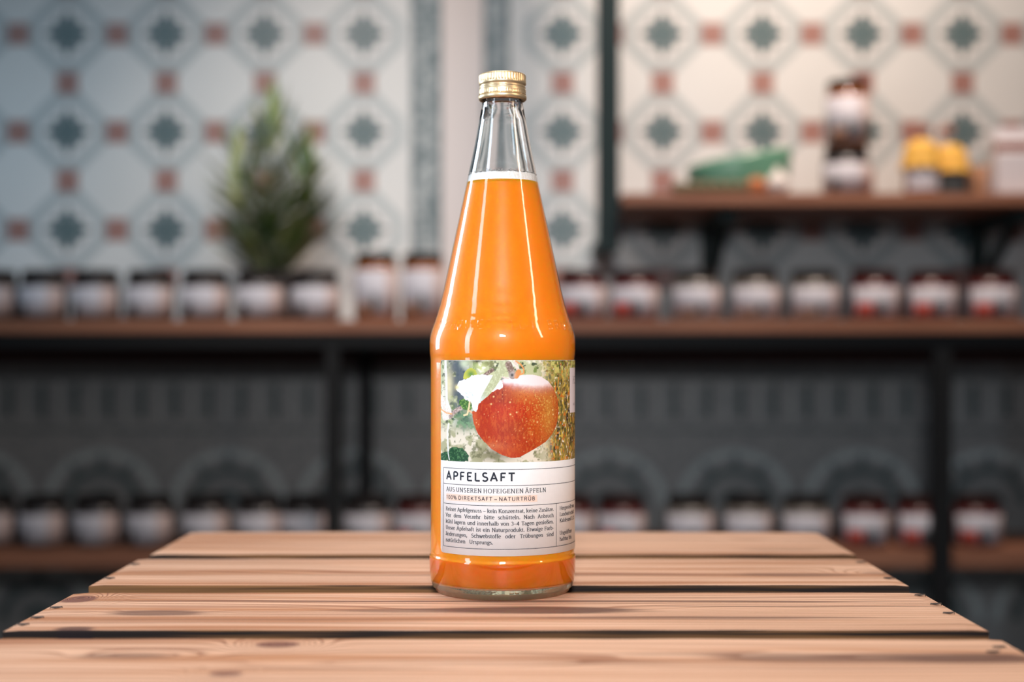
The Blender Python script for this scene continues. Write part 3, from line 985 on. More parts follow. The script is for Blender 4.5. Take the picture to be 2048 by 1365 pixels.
    d('B', .62, V(.14, 0, CH), [(.14, CH - .01), (.30, CH - .01)] + arc(.30, .52, .16, .155, 90, -90, 8) + [(.14, .365)], [(.30, .365)] + arc(.32, .185, .19, .18, 90, -90, 8) + [(.14, .01)], ('s', [(.05, CH - .01), (.14, CH - .01)]), ('s', [(.05, .01), (.14, .01)]))
    d('D', .70, V(.14, 0, CH), [(.14, CH - .01), (.29, CH - .01)] + arc(.30, CH / 2, .31, CH / 2 - .01, 90, -90, 14) + [(.14, .01)], ('s', [(.05, CH - .01), (.14, CH - .01)]), ('s', [(.05, .01), (.14, .01)]))
    d('E', .59, V(.14, 0, CH), [(.14, CH - .015), (.50, CH - .015)], [(.14, .355), (.43, .355)], [(.14, .015), (.52, .015)], ('s', [(.05, CH - .015), (.14, CH - .015)]), ('s', [(.05, .015), (.14, .015)]), ('s', [(.50, CH), (.50, CH - .13)]), ('s', [(.52, 0), (.52, .14)]), ('s', [(.43, .43), (.43, .28)]))
    d('F', .56, V(.14, 0, CH), [(.14, CH - .015), (.50, CH - .015)], [(.14, .345), (.43, .345)], ('s', [(.05, CH - .015), (.14, CH - .015)]), sf(.14, 0, .085, .10), ('s', [(.50, CH), (.50, CH - .13)]), ('s', [(.43, .42), (.43, .27)]))
    d('G', .70, arc(.36, CH / 2, .29, CH / 2, 45, 320, 18) + [(.60, .12), (.60, .30), (.40, .30)], sf(.60, .30))
    d('H', .74, V(.14, 0, CH), V(.59, 0, CH), [(.14, .355), (.59, .355)], sf(.14, 0), sf(.14, CH), sf(.59, 0), sf(.59, CH))
    d('I', .34, V(.16, 0, CH), sf(.16, 0), sf(.16, CH))
    d('K', .66, V(.14, 0, CH), [(.54, CH), (.15, .27)], [(.27, .39), (.56, 0)], sf(.14, 0), sf(.14, CH), sf(.54, CH), sf(.58, 0))
    d('L', .56, V(.14, 0, CH), [(.14, .015), (.50, .015)], sf(.14, CH), ('s', [(.05, .015), (.14, .015)]), ('s', [(.50, 0), (.50, .15)]))
    d('M', .84, [(.12, 0), (.12, CH), (.40, .10), (.68, CH), (.68, 0)], sf(.12, 0), sf(.68, 0), ('s', [(.04, CH), (.12, CH)]), ('s', [(.68, CH), (.76, CH)]))
    d('N', .74, [(.13, 0), (.13, CH), (.59, 0), (.59, CH)], sf(.13, 0), ('s', [(.04, CH), (.13, CH)]), sf(.59, CH))
    d('O', .74, arc(.36, CH / 2, .30, CH / 2, 90, 450, 26))
    d('P', .59, V(.14, 0, CH), [(.14, CH - .01), (.32, CH - .01)] + arc(.32, .495, .19, .175, 90, -90, 10) + [(.14, .32)], ('s', [(.05, CH - .01), (.14, CH - .01)]), sf(.14, 0, .085, .10))
    d('R', .65, V(.14, 0, CH), [(.14, CH - .01), (.32, CH - .01)] + arc(.32, .505, .18, .165, 90, -90, 10) + [(.14, .34)], [(.34, .34), (.55, 0)], ('s', [(.05, CH - .01), (.14, CH - .01)]), sf(.14, 0), sf(.58, 0, .06, .05))
    d('S', .56, arc(.28, .515, .17, .165, 35, 250, 11) + [(.34, .32)] + arc(.27, .175, .20, .175, 50, -150, 12))
    d('T', .62, V(.31, 0, CH), [(.06, CH - .015), (.56, CH - .015)], sf(.31, 0), ('s', [(.06, CH), (.06, CH - .13)]), ('s', [(.56, CH), (.56, CH - .13)]))
    d('U', .71, [(.13, CH), (.13, .22)] + arc(.35, .22, .22, .22, 180, 360, 12) + [(.57, CH)], sf(.13, CH), sf(.57, CH))
    d('V', .64, [(.07, CH), (.32, 0), (.57, CH)], sf(.07, CH), sf(.57, CH))
    d('W', .94, [(.06, CH), (.25, 0), (.46, CH - .06), (.67, 0), (.86, CH)], sf(.06, CH), sf(.86, CH))
    d('Z', .62, [(.08, CH - .015), (.52, CH - .015), (.07, .015), (.54, .015)], ('s', [(.08, CH), (.08, CH - .12)]), ('s', [(.54, 0), (.54, .13)]))
    w_, st = g['A']; g['Ä'] = (w_, st + [('d', [(.22, CH + .13)]), ('d', [(.44, CH + .13)])])
    w_, st = g['U']; g['Ü'] = (w_, st + [('d', [(.24, CH + .13)]), ('d', [(.46, CH + .13)])])
    d('0', .56, arc(.28, .32, .20, .33, 90, 450, 22)); d('1', .42, [(.08, .55), (.22, .65), (.22, 0)], sf(.22, 0, .11, .11))
    d('2', .54, arc(.26, .47, .17, .18, 165, -20, 10) + [(.08, .02), (.46, .02)]); d('3', .52, arc(.24, .49, .15, .155, 150, -80, 10), arc(.24, .175, .18, .175, 80, -150, 12))
    d('4', .56, [(.50, .17), (.05, .17), (.36, .64), (.36, 0)], sf(.36, 0))
    d('5', .53, [(.44, .63), (.15, .63), (.12, .36)] + arc(.25, .20, .19, .20, 125, -150, 10))
    d('%', .86, arc(.20, .50, .12, .15, 90, 450, 14), arc(.62, .15, .12, .15, 90, 450, 14), [(.60, .66), (.22, 0)])
    d('.', .24, ('d', [(.12, .04)])); d(':', .26, ('d', [(.13, .04)]), ('d', [(.13, .40)])); d(',', .24, ('d', [(.12, .04)]), [(.14, .04), (.07, -.13)])
    d('–', .54, [(.04, .24), (.50, .24)]); d('-', .34, [(.05, .23), (.29, .23)])
    for k, (w_, st) in g.items():   # dots keep their kind
        g[k] = (w_, [(x[1][0], x[1][1]) if x[0] == 'p' and isinstance(x[1], tuple) and x[1][0] in 'sd' else x for x in st])
    return g


GL = G()


def ink(mb, P, wf, place):
    """ribbon along centre line P; wf(dx, dy) -> width"""
    n_ = len(P)
    Lp, Rp = [], []
    for i in range(n_):
        ax, ay = P[max(0, i - 1)]; bx, by = P[min(n_ - 1, i + 1)]
        sharp = False
        if 0 < i < n_ - 1:
            ux, uy = P[i][0] - ax, P[i][1] - ay; vx, vy = bx - P[i][0], by - P[i][1]
            lu, lv = math.hypot(ux, uy) + 1e-9, math.hypot(vx, vy) + 1e-9
            cs = (ux * vx + uy * vy) / lu / lv
            sharp = cs < 0.5
        if sharp:                       # split the stroke at a corner, extending both ends a little
            w1 = wf(ux, uy); w2 = wf(vx, vy)
            e1 = (P[i][0] + ux / lu * w2 * .45, P[i][1] + uy / lu * w2 * .45)
            e2 = (P[i][0] - vx / lv * w1 * .45, P[i][1] - vy / lv * w1 * .45)
            ink(mb, P[:i] + [e1], wf, place); ink(mb, [e2] + P[i + 1:], wf, place)
            return
    for i in range(n_):
        ax, ay = P[max(0, i - 1)]; bx, by = P[min(n_ - 1, i + 1)]
        dx, dy = bx - ax, by - ay
        ln = math.hypot(dx, dy) + 1e-9
        hw = wf(dx, dy) / 2
        nx, ny = -dy / ln * hw, dx / ln * hw
        Lp.append((P[i][0] + nx, P[i][1] + ny)); Rp.append((P[i][0] - nx, P[i][1] - ny))
    b = len(mb.v)
    for q in Lp: mb.v.append(place(*q))
    for q in Rp: mb.v.append(place(*q))
    for i in range(n_ - 1):
        mb.f.append([b + i, b + n_ + i, b + n_ + i + 1, b + i + 1]); mb.m.append(0); mb.sm.append(True)


def text_width(t, track): return sum((GL[c][0] if c != ' ' else .24) + track for c in t) - track


def write(mb, t, s0, h, size, s1=None, serif=True, thick=.10, thin=.045, track=0.0, off=.00022, xs=1.0, squeeze=True, place=None):
    """write t from arc position s0 on baseline h; stretched to end at s1 by its word spaces"""
    sp = .24 + track
    if s1 is not None:
        nsp = t.count(' ')
        raw = sum(GL[c][0] + track for c in t if c != ' ') - track
        want = (s1 - s0) / (size * xs)
        if nsp: sp = (want - raw) / nsp
        if nsp == 0 or sp < .14 + track:
            sp = max(sp, .14 + track) if nsp else sp
            xs = xs * want / (raw + nsp * sp)
    wf = (lambda dx, dy: thin + (thick - thin) * abs(dy) / (math.hypot(dx, dy) + 1e-9)) if serif else (lambda dx, dy: thick)
    x = 0.0
    pl = place or (lambda a, c_: wrap(a, c_, off))
    for ch in t:
        if ch == ' ': x += sp; continue
        w_, st = GL[ch]
        f_ = lambda u, v, x=x: pl(s0 + (x + u) * size * xs, h + v * size)
        for kind, P in st:
            if kind == 's':
                if serif: ink(mb, P, lambda dx, dy: thin * 1.35, f_)
            elif kind == 'd':
                cx, cy = P[0]; r = thick * .62
                b = len(mb.v)
                for k in range(10): mb.v.append(f_(cx + r * math.cos(.628 * k), cy + r * math.sin(.628 * k)))
                mb.f.append([b + k for k in range(10)]); mb.m.append(0); mb.sm.append(True)
            else:
                P = [tuple(p) for p in P]
                Q = []
                for i in range(len(P) - 1):     # split long straight strokes so they follow the glass
                    for k in range(3): Q.append((P[i][0] + (P[i + 1][0] - P[i][0]) * k / 3, P[i][1] + (P[i + 1][1] - P[i][1]) * k / 3))
                Q.append(P[-1])
                ink(mb, Q, wf, f_)
        x += w_ + track
    return s0 + (x - track) * size * xs


def uh(px, py): return unwrap(px, py)
# measured rows of the label: (pixel x, baseline y)
z3 = lambda x, y: unwrap(870 + x / 6.5, 900 + y / 6.5)
tx = MB()
sA, hA = z3(148, 368); sB = z3(1047, 380)[0]
hA = z3(600, 408)[1]
capA = (z3(600, 302)[1] - hA)
write(tx, 'APFELSAFT', sA, hA, capA / CH, s1=sB, serif=False, thick=.138, track=.085)
tx.build('title_lettering', M['ink'], label)
tx = MB()
s_l, s_r = z3(152, 520)[0], z3(1442, 560)[0]
h2 = z3(600, 562)[1]; c2 = z3(600, 508)[1] - h2
write(tx, 'AUS UNSEREN HOFEIGENEN ÄPFELN', s_l, h2, c2 / CH, s1=s_r, serif=True, thick=.115, thin=.058, track=.07, xs=1.0)
tx.build('subtitle_lettering', M['ink'], label)
tb = MB()
b0 = z3(150, 600)[0]; b1 = z3(1327, 640)[0]
hb1, hb0 = z3(800, 598)[1], z3(800, 688)[1]
for i in range(40):
    a, c_ = b0 + (b1 - b0) * i / 40, b0 + (b1 - b0) * (i + 1) / 40
    tb.add([wrap(a, hb0, .00017), wrap(c_, hb0, .00017), wrap(c_, hb1, .00017), wrap(a, hb1, .00017)], [(0, 1, 2, 3)], 0, True)
tb.build('tinted_strip', M['tint'], label)
tx = MB()
h3 = z3(800, 666)[1]; c3 = z3(800, 618)[1] - h3
write(tx, '100% DIREKTSAFT – NATURTRÜB', z3(152, 600)[0], h3, c3 / CH, s1=z3(1300, 640)[0], serif=False, thick=.115, track=.06, xs=1.12)
tx.build('claim_lettering', M['ink'], label)
tx = MB()
bl_s, bl_e = z3(143, 800)[0], z3(1540, 800)[0]
rows = ['Reiner Apfelgenuss – kein Konzentrat, keine Zusätze.', 'Vor dem Verzehr bitte schütteln. Nach Anbruch', 'kühl lagern und innerhalb von 3–4 Tagen genießen.',
        'Unser Apfelsaft ist ein Naturprodukt. Etwaige Farb-', 'änderungen, Schwebstoffe oder Trübungen sind', 'natürlichen Ursprungs.']
hr0 = z3(800, 822)[1]; hr5 = z3(745, 1232)[1]
SZ = (z3(800, 1060)[1] - z3(800, 1160)[1]) * .0 + (hr0 - hr5) / 5 * .85
for k, t in enumerate(rows):
    h = hr0 + (hr5 - hr0) * k / 5
    write(tx, t, bl_s, h, SZ, s1=(bl_e if k < 5 else z3(757, 1200)[0]), serif=True, thick=.122, thin=.062, xs=.99)
tx.build('body_lettering', M['ink'], label)
tx = MB()
rs_ = z3(1617, 760)[0]
for k, t in ((0, 'Hergestellt von'), (1, 'Landwirtschaft'), (2, 'Kahlesand 2, 21'), (4, 'Ungeöffnet'), (5, 'haltbar bis:')):
    write(tx, t, rs_, hr0 + (hr5 - hr0) * k / 5, SZ, serif=True, thick=.120, thin=.060, xs=1.02)
tx.build('address_lettering', M['ink'], label)
# rules
ru = MB()


def rule(s0, h0, s1, h1, w_=.00028):
    n_ = max(1, int(abs(s1 - s0) / .001))
    vert = abs(s1 - s0) < 1e-6
    for i in range(n_):
        a = s0 + (s1 - s0) * i / n_; c_ = s0 + (s1 - s0) * (i + 1) / n_
        if vert: ru.add([wrap(s0 - w_ / 2, h0, .0002), wrap(s0 + w_ / 2, h0, .0002), wrap(s0 + w_ / 2, h1, .0002), wrap(s0 - w_ / 2, h1, .0002)], [(0, 1, 2, 3)], 0, True)
        else: ru.add([wrap(a, h0 - w_ / 2, .0002), wrap(c_, h0 - w_ / 2, .0002), wrap(c_, h0 + w_ / 2, .0002), wrap(a, h0 + w_ / 2, .0002)], [(0, 1, 2, 3)], 0, True)


fl = z3(115, 600)[0]; fr_ = SE - .0016
hL = [z3(1000, y)[1] for y in (258, 468, 729, 1296)]
for h in hL: rule(fl, h, fr_, h)
rule(fl, hL[0], fl, hL[3]); rule(fr_, hL[0], fr_, hL[3])
dv = z3(1575, 900)[0]; rule(dv, hL[2], dv, hL[3])
ru.build('printed_rules', M['ink'], label)
pl = MB()
q0 = unwrap(880 + 1640 / 6.2, 710 + 360 / 6.2)
write(pl, 'KE', unwrap(880 + 1640 / 6.2, 765)[0], unwrap(1100, 710 + 362 / 6.2)[1], .0058, serif=True, thick=.04, thin=.03, off=.0002, xs=1.35)
write(pl, 'DAS', unwrap(880 + 1645 / 6.2, 765)[0], unwrap(1100, 710 + 640 / 6.2)[1], .0018, serif=True, thick=.07, thin=.05, off=.0002, xs=1.6)
pl.build('plate_lettering', M['ink'], label)

# raised lettering moulded into the shoulder of the glass
em = MB()
hE0 = hh(662); sE = .00505 / CH


def onsh(s, h, lift=0.0):
    th = s / .0385
    r = r_at(h) + .00002 + lift
    return (r * math.sin(th), -r * math.cos(th), h)


def ridge(mb, P, wf, place):
    """raised bead along P, standing on the glass"""
    n_ = len(P); hw = wf(0, 1) / 2
    prof_ = [(-1, 0), (-.55, .0006), (0, .00085), (.55, .0006), (1, 0)]
    b = len(mb.v)
    for i in range(n_):
        ax, ay = P[max(0, i - 1)]; bx, by = P[min(n_ - 1, i + 1)]
        dx, dy = bx - ax, by - ay
        ln = math.hypot(dx, dy) + 1e-9
        nx, ny = -dy / ln * hw, dx / ln * hw
        e = 0 if i in (0, n_ - 1) else 1
        for q, l_ in prof_: mb.v.append(place(P[i][0] + nx * q, P[i][1] + ny * q, l_ * e))
    for i in range(n_ - 1):
        for k in range(4):
            q = b + i * 5 + k
            mb.f.append([q, q + 1, q + 6, q + 5][::-1]); mb.m.append(0); mb.sm.append(True)


def emboss(t, th0, th1, h, size):
    raw_ = sum(GL[c_][0] + .06 for c_ in t) - .06
    xs = (th1 - th0) * .0385 / (raw_ * size)
    x = 0
    for ch in t:
        w_, st = GL[ch]
        f_ = lambda u, v, l_, x=x: onsh(th0 * .0385 + (x + u) * size * xs, h + v * size, l_)
        for kind, P in st:
            if kind != 'p': continue
            for i in range(len(P) - 1):
                pass
            Q = []
            for i in range(len(P) - 1):
                for k in range(3): Q.append((P[i][0] + (P[i + 1][0] - P[i][0]) * k / 3, P[i][1] + (P[i + 1][1] - P[i][1]) * k / 3))
            Q.append(P[-1])
            ridge(em, Q, lambda dx, dy: .12, f_)
        x += w_ + .06


emboss('MEHRWEG', -math.radians(62), -math.radians(7), hE0, sE)
emboss('1,0-1', math.radians(6), math.radians(27), hE0, sE)
emboss('BRUSSE', math.radians(38), math.radians(84), hE0, sE)
em.build('moulded_lettering', M['skin_glass'], gb)

# ------------------------------------------------------------------ shelving behind
DF = 2.52                                    # front edge of the main shelf
z_top, z_bot = Z(641, DF), Z(666, DF)
sm_ = MB(); sm_.box(-1.75, 1.75, DF, DW - .012, z_bot, z_top, bev=.002)
tag(sm_.build('shelf_board', M['shelf']), 'long brown wooden middle shelf board carrying jars and the potted plant', 'shelf')
fz1 = z_bot; fz0 = Z(696, DF + .01)
rack = empty('steel_rack', (0, 2.7, 0))
tag(rack, 'black steel rack frame under the middle shelf with square posts', 'rack')


def rpart(name, x0, x1, y0, y1, z0, z1, mt=None):
    mb = MB(); mb.box(x0, x1, y0 - 2.7, y1 - 2.7, z0, z1, bev=.0015)
    return mb.build(name, mt or M['steel'], rack)


rpart('front_rail', -1.75, 1.75, DF + .01, DF + .035, fz0, fz1 - .0002)
rpart('rear_rail', -1.75, 1.75, DW - .055, DW - .014, fz0 - .0, fz1 - .0002)
LZ1, LZ0 = Z(1101, 2.55), Z(1138, 2.55)
for (xa, xb) in ((650, 678), (1868, 1905)):
    rpart('post', X(xa, DF + .01), X(xb, DF + .01), DF + .01, DF + .036, 0, fz0 - .0002)
rpart('post', X(716, DW - .05), X(744, DW - .05), DW - .052, DW - .022, 0, fz0 - .0002)
for xs in (-1.6, 1.6):
    rpart('post', xs, xs + .03, DF + .01, DF + .036, 0, fz0 - .0002)
tb_ = MB(); tb_.box(-1.75, 1.75, DW - .0135, DW - .0055, Z(728, DW), Z(700, DW) + .01, bev=.001)
tag(tb_.build('wooden_batten', M['shelf_back']), 'dark red wooden batten on the wall just beneath the middle shelf', 'batten')
LX1 = X(2060, 2.55)
sm_ = MB(); sm_.box(-1.7, 1.7, DF + .037, DW - .056, LZ0, LZ1, bev=.002)
tag(sm_.build('shelf_board', M['shelf']), 'lowest brown wooden shelf board with a row of jars, in shade behind the crate', 'shelf')
# upper right shelf on brackets
UF = 2.56
uz1, uz0 = Z(386, UF), Z(411, UF)
sm_ = MB(); sm_.box(X(1243, UF), 1.75, UF, DW - .004, uz0, uz1, bev=.003)
tag(sm_.build('shelf_board', M['shelf']), 'upper right terracotta brown shelf board with bowl and preserves on it', 'shelf')
up_ = MB(); up_.box(X(1198, UF), X(1243, UF) - .001, UF + .03, UF + .066, Z(500, UF), WH - .001, bev=.002)
up_.box(X(1202, UF), X(1240, UF), UF + .064, DW - .003, Z(500, UF) + .01, Z(500, UF) + .03)
tag(up_.build('steel_upright', M['green_steel']), 'dark green steel upright at the left end of the upper right shelf', 'upright')
for px in (1432, 2010):
    br = MB()
    x0, x1 = X(px, UF + .1), X(px + 32, UF + .1)
    br.box(x0, x1, DW - .030, DW - .003, Z(560, DW), uz0 - .0005)
    br.box(x0, x1, UF + .05, DW - .030, uz0 - .024, uz0 - .0005)
    br.add([(x0 + .008, UF + .08, uz0 - .024), (x1 - .008, UF + .08, uz0 - .024), (x1 - .008, DW - .03, uz0 - .15), (x0 + .008, DW - .03, uz0 - .15),
            (x0 + .008, UF + .11, uz0 - .024), (x1 - .008, UF + .11, uz0 - .024), (x1 - .008, DW - .03, uz0 - .12), (x0 + .008, DW - .03, uz0 - .12)],
           [(0, 1, 2, 3), (7, 6, 5, 4), (0, 3, 7, 4), (1, 5, 6, 2)])
    tag(br.build('shelf_bracket', M['green_steel']), 'dark green steel bracket under the upper right shelf, ' + ('left one near its end' if px < 1500 else 'right one at the picture edge'), 'bracket', 'brackets under the upper right shelf')

# ------------------------------------------------------------------ jars
m_lid_b = mat('black_lid', (0.012, 0.010, 0.010), 0.7, spec=.12)
m_lid_r = mat('brown_lid', (0.024, 0.009, 0.008), 0.7, spec=.12)
m_lid_g = mat('gold_lid', (0.75, 0.48, 0.16), 0.35, metal=0.8)
m_lab = mat('jar_paper', (0.52, 0.52, 0.57), 0.6)
m_pink = mat('jar_paper_pink', (0.50, 0.40, 0.38), 0.6)
m_pic = {'red': mat('picture_red', (0.42, 0.05, 0.03), 0.6), 'dark': mat('picture_dark', (0.035, 0.045, 0.05), 0.6), 'brown': mat('picture_brown', (0.22, 0.12, 0.08), 0.6)}
cont = {'red': mat('berry_jam', (0.10, 0.012, 0.012), 0.35, Coat_Weight=0.5, Coat_Roughness=0.35), 'dark': mat('dark_jam', (0.035, 0.028, 0.028), 0.35, Coat_Weight=0.5, Coat_Roughness=0.35),
        'pale': mat('pale_spread', (0.16, 0.14, 0.12), 0.35, Coat_Weight=0.5, Coat_Roughness=0.35), 'honey': mat('brown_honey', (0.28, 0.085, 0.015), 0.10, Coat_Weight=1.0)}
protos = {}


def jar_proto(kind, tall):
    key = (kind, tall)
    R = .0440; Hh = .125 if tall else .094
    if tall: R = .0400
    lidR = R * .90; lh = .017
    root = empty('glass_jar', (0, 0, 0))
    b = MB()
    sh = Hh - lh - .004
    b.lathe([(.001, 0), (R * .86, 0), (R * .97, .003), (R, .009), (R, sh - .014), (R * .985, sh - .007), (R * .93, sh - .001), (R * .84, sh + .002), (R * .83, sh + .010)], 40)
    b.build('jar_body', cont[kind], root)
    l = MB()
    z0 = sh + .003
    l.lathe([(lidR - .004, z0), (lidR, z0), (lidR + .0008, z0 + .002), (lidR, z0 + .004), (lidR, z0 + lh - .003), (lidR - .0015, z0 + lh - .0008), (lidR - .004, z0 + lh), (lidR - .008, z0 + lh - .001), (.0005, z0 + lh - .001)], 40,
            radial=lambda k, a: -.0003 * (math.sin(a * 40) > 0) if k in (3, 4) else 0)
    l.build('lid', m_lid_r if kind == 'red' else (m_lid_b if kind != 'pale' else m_lid_b), root)
    p = MB()
    t0, t1 = -1.27, 1.27
    n_ = 24
    la, lb = .010, sh - .012
    RR = R + .0005
    def sheet(mb, a0, a1, h0, h1, r, n_=24, mi=0):
        base = len(mb.v)
        for i in range(n_ + 1):
            a = a0 + (a1 - a0) * i / n_
            mb.v += [(r * math.sin(a), -r * math.cos(a), h0), (r * math.sin(a), -r * math.cos(a), h1), ((r - .0004) * math.sin(a), -(r - .0004) * math.cos(a), h0), ((r - .0004) * math.sin(a), -(r - .0004) * math.cos(a), h1)]
        for i in range(n_):
            q = base + 4 * i
            mb.f += [[q, q + 4, q + 5, q + 1], [q + 1, q + 5, q + 7, q + 3], [q, q + 2, q + 6, q + 4]]; mb.m += [mi] * 3; mb.sm += [True, False, False]
    sheet(p, t0, t1, la, lb, RR)
    lo = p.build('jar_label', m_lab, root)
    pk = {'red': 'red', 'dark': 'dark', 'pale': 'brown', 'honey': 'brown'}[kind]
    def piece(name, mt, *a, n_=12):
        pc = MB(); sheet(pc, *a, n_); pc.build(name, mt, lo)
    if kind == 'red':
        piece('picture_patch', m_pic['red'], -1.02, -.30, la + .001, la + (lb - la) * .44, RR + .0004)
        piece('picture_block', m_pic['dark'], -.27, .08, la + .001, la + (lb - la) * .5, RR + .0004, n_=8)
    elif kind == 'dark':
        piece('picture_block', m_pic['dark'], -.80, -.38, la + .001, la + (lb - la) * .42, RR + .0004)
    else:
        piece('picture_patch', m_pic[pk], -.85, -.12, la + .001, la + (lb - la) * .28, RR + .0004)
        piece('picture_block', m_pic['dark'], -.10, .14, la + .004, la + (lb - la) * .46, RR + .0004, n_=8)
    piece('pink_strip', m_pink, .55, 1.26, la, lb, RR + .0004)
    return root


def copy_tree(o, parent=None):
    c_ = o.copy(); COL.objects.link(c_); c_.parent = parent
    for k in list(o.children): copy_tree(k, c_)
    return c_


used = set()


def jar(kind, px, d, zb, text, group, tall=False, rot=0.0, cat='jar'):
    key = (kind, tall)
    if key not in protos: protos[key] = jar_proto(kind, tall)
    o = protos[key] if key not in used else copy_tree(protos[key])
    used.add(key)
    o.location = (X(px, d), d, zb); o.rotation_euler = (0, 0, rot)
    tag(o, text, cat, group)
    return o


words = ['first', 'second', 'third', 'fourth', 'fifth', 'sixth', 'seventh', 'eighth', 'ninth']
JD = DF + .075
zj = z_top
left = [-12, 88, 193, 300, 410, 520, 631]
ltxt = ['dark-lidded jar cut by the left picture edge, on the middle shelf', 'dark-lidded jar, first whole one from the left on the middle shelf',
        'squat dark-lidded jar, second whole one from the left on the middle shelf', 'squat dark-lidded jar, third whole one from the left on the middle shelf',
        'squat dark-lidded jar just left of the plant on the middle shelf', 'squat dark-lidded jar directly in front of the potted plant on the middle shelf',
        'squat dark-lidded jar just right of the plant, beside the two taller jars']
for i, (px, t) in enumerate(zip(left, ltxt)):
    jar('dark', px, JD, zj, t, 'jars on the left of the middle shelf', rot=(-.10 if i < 3 else .05))
jar('honey', 752, JD, zj, 'taller jar of brown preserve, left one of the pair beside the juice bottle', 'taller jars left of the bottle', tall=True)
jar('honey', 846, JD, zj, 'taller jar of brown preserve, right one of the pair, touching the bottle outline', 'taller jars left of the bottle', tall=True)
right = [(1163, 'red'), (1268, 'red'), (1392, 'pale'), (1510, 'pale'), (1627, 'pale'), (1748, 'red'), (1862, 'red'), (1982, 'red')]
rtxt = ['dark-lidded jar partly hidden by the right side of the juice bottle, middle shelf', 'red-patched jar just right of the juice bottle on the middle shelf',
        'pale-labelled jar on the middle shelf, left one of the three pale ones', 'pale-labelled jar on the middle shelf, centre one of the three pale ones',
        'pale-labelled jar on the middle shelf, right one of the three pale ones', 'red-patched jar on the middle shelf, left one of the last three',
        'red-patched jar on the middle shelf, centre one of the last three', 'red-patched jar nearest the right picture edge on the middle shelf']
for (px, k), t in zip(right, rtxt):
    jar(k, px, JD, zj, t, 'jars on the right of the middle shelf', rot=.05)
JD2 = 2.61
zl_ = LZ1
for i, px in enumerate([-14, 88, 195, 302, 412, 520, 612, 735, 838]):
    jar('dark' if i < 8 else 'red', px, JD2, zl_, ('dark-lidded jar in shade, %s from the left on the lowest shelf' % words[i]), 'jars on the left of the lowest shelf', rot=(-.08 if i < 4 else .05))
for i, (px, k) in enumerate([(1140, 'red'), (1242, 'red'), (1378, 'pale'), (1494, 'pale'), (1610, 'pale'), (1729, 'red'), (1840, 'red'), (1953, 'red')]):
    jar(k, px, JD2, zl_, ('shaded jar on the lowest shelf, %s to the right of the juice bottle' % words[i]), 'jars on the right of the lowest shelf', rot=.05)

# ------------------------------------------------------------------ potted plant
PD = DF + .215
plant = empty('potted_plant', (X(545, PD), PD, z_top))
tag(plant, 'green palm-like potted plant with long narrow leaves behind the jars on the middle shelf', 'plant')
pp = MB(); pp.lathe([(.001, 0), (.040, 0), (.046, .004), (.056, .085), (.060, .087), (.060, .098), (.055, .098), (.050, .085), (.001, .084)], 40)
pp.build('plant_pot', mat('dark_pot', (0.03, 0.03, 0.032), 0.5), plant)
stm = MB()
m_leaf = noisy('palm_leaf', (0.04, 0.10, 0.035), (0.20, 0.27, 0.05), 14, 0.45, stretch=(1, 1, .6))
m_leaf2 = noisy('palm_leaf_pale', (0.08, 0.17, 0.11), (0.36, 0.38, 0.13), 14, 0.45)
rp = random.Random(11)
lv = MB()


def leaf(base, direc, length, width, sag, mi):
    d = Vector(direc).normalized()
    n_ = 9
    P = []
    p = Vector(base)
    for k in range(n_ + 1):
        P.append(p.copy())
        p = p + d * (length / n_)
        d = (d + Vector((0, 0, -sag / n_))).normalized()
    sidev = d.cross(Vector((0, 0, 1)))
    if sidev.length < .1: sidev = Vector((1, 0, 0))
    sidev.normalize()
    b = len(lv.v)
    for k, q in enumerate(P):
        t = k / n_
        wd = width * (math.sin(PI * min(1, (t + .12) / 1.12)) ** .7) * (1 if t < .95 else .3)
        upv = Vector((0, 0, 1)) * wd * .25
        lv.v += [tuple(q - sidev * wd / 2 + upv), tuple(q), tuple(q + sidev * wd / 2 + upv)]
    for k in range(n_):
        q = b + 3 * k
        lv.f += [[q, q + 3, q + 4, q + 1], [q + 1, q + 4, q + 5, q + 2]]; lv.m += [mi, mi]; lv.sm += [True, True]


k_px = PD / F
stems = [(0.0, 0.0, 0.0, 300), (.02, -.01, .22, 215), (-.022, .01, -.22, 225), (.01, .02, .42, 150), (-.01, -.02, -.42, 150)]
for sx, sy, lean, hpx in stems:
    Hs = hpx * k_px
    P = [(sx + lean * Hs * t * t, sy + .15 * sy / .02 * Hs * t * t * .3, .084 + Hs * t) for t in [i / 12 for i in range(13)]]
    stm.tube(P, .0042, 8, 0, .35)
    n_ = int(25 * Hs / .28)
    for i in range(n_):
        t = .03 + .97 * i / (n_ - 1)
        bx = sx + lean * Hs * t * t; by = sy + .045 * sy / .02 * Hs * t * t; bz = .084 + Hs * t
        for s in (0, 1):
            a = (0 if s else PI) + (i * 2.4 % 2 - 1) * .9 + rp.uniform(-.3, .3)
            el = .50 + .95 * t ** 4 + rp.uniform(-.14, .14)
            L_ = (.150 - .045 * t) * rp.uniform(.85, 1.15)
            leaf((bx, by, bz), (math.cos(a) * math.cos(el), math.sin(a) * math.cos(el) * .6, math.sin(el)), L_, .0145 * rp.uniform(.8, 1.2), -.25, 1 if rp.random() < .3 + .3 * t else 0)
lv.build('foliage', [m_leaf, m_leaf2], plant)
stm.build('stem', mat('palm_stem', (0.06, 0.06, 0.025), 0.6), plant)

# ------------------------------------------------------------------ things on the upper right shelf
UD = UF + .08
zu = uz1
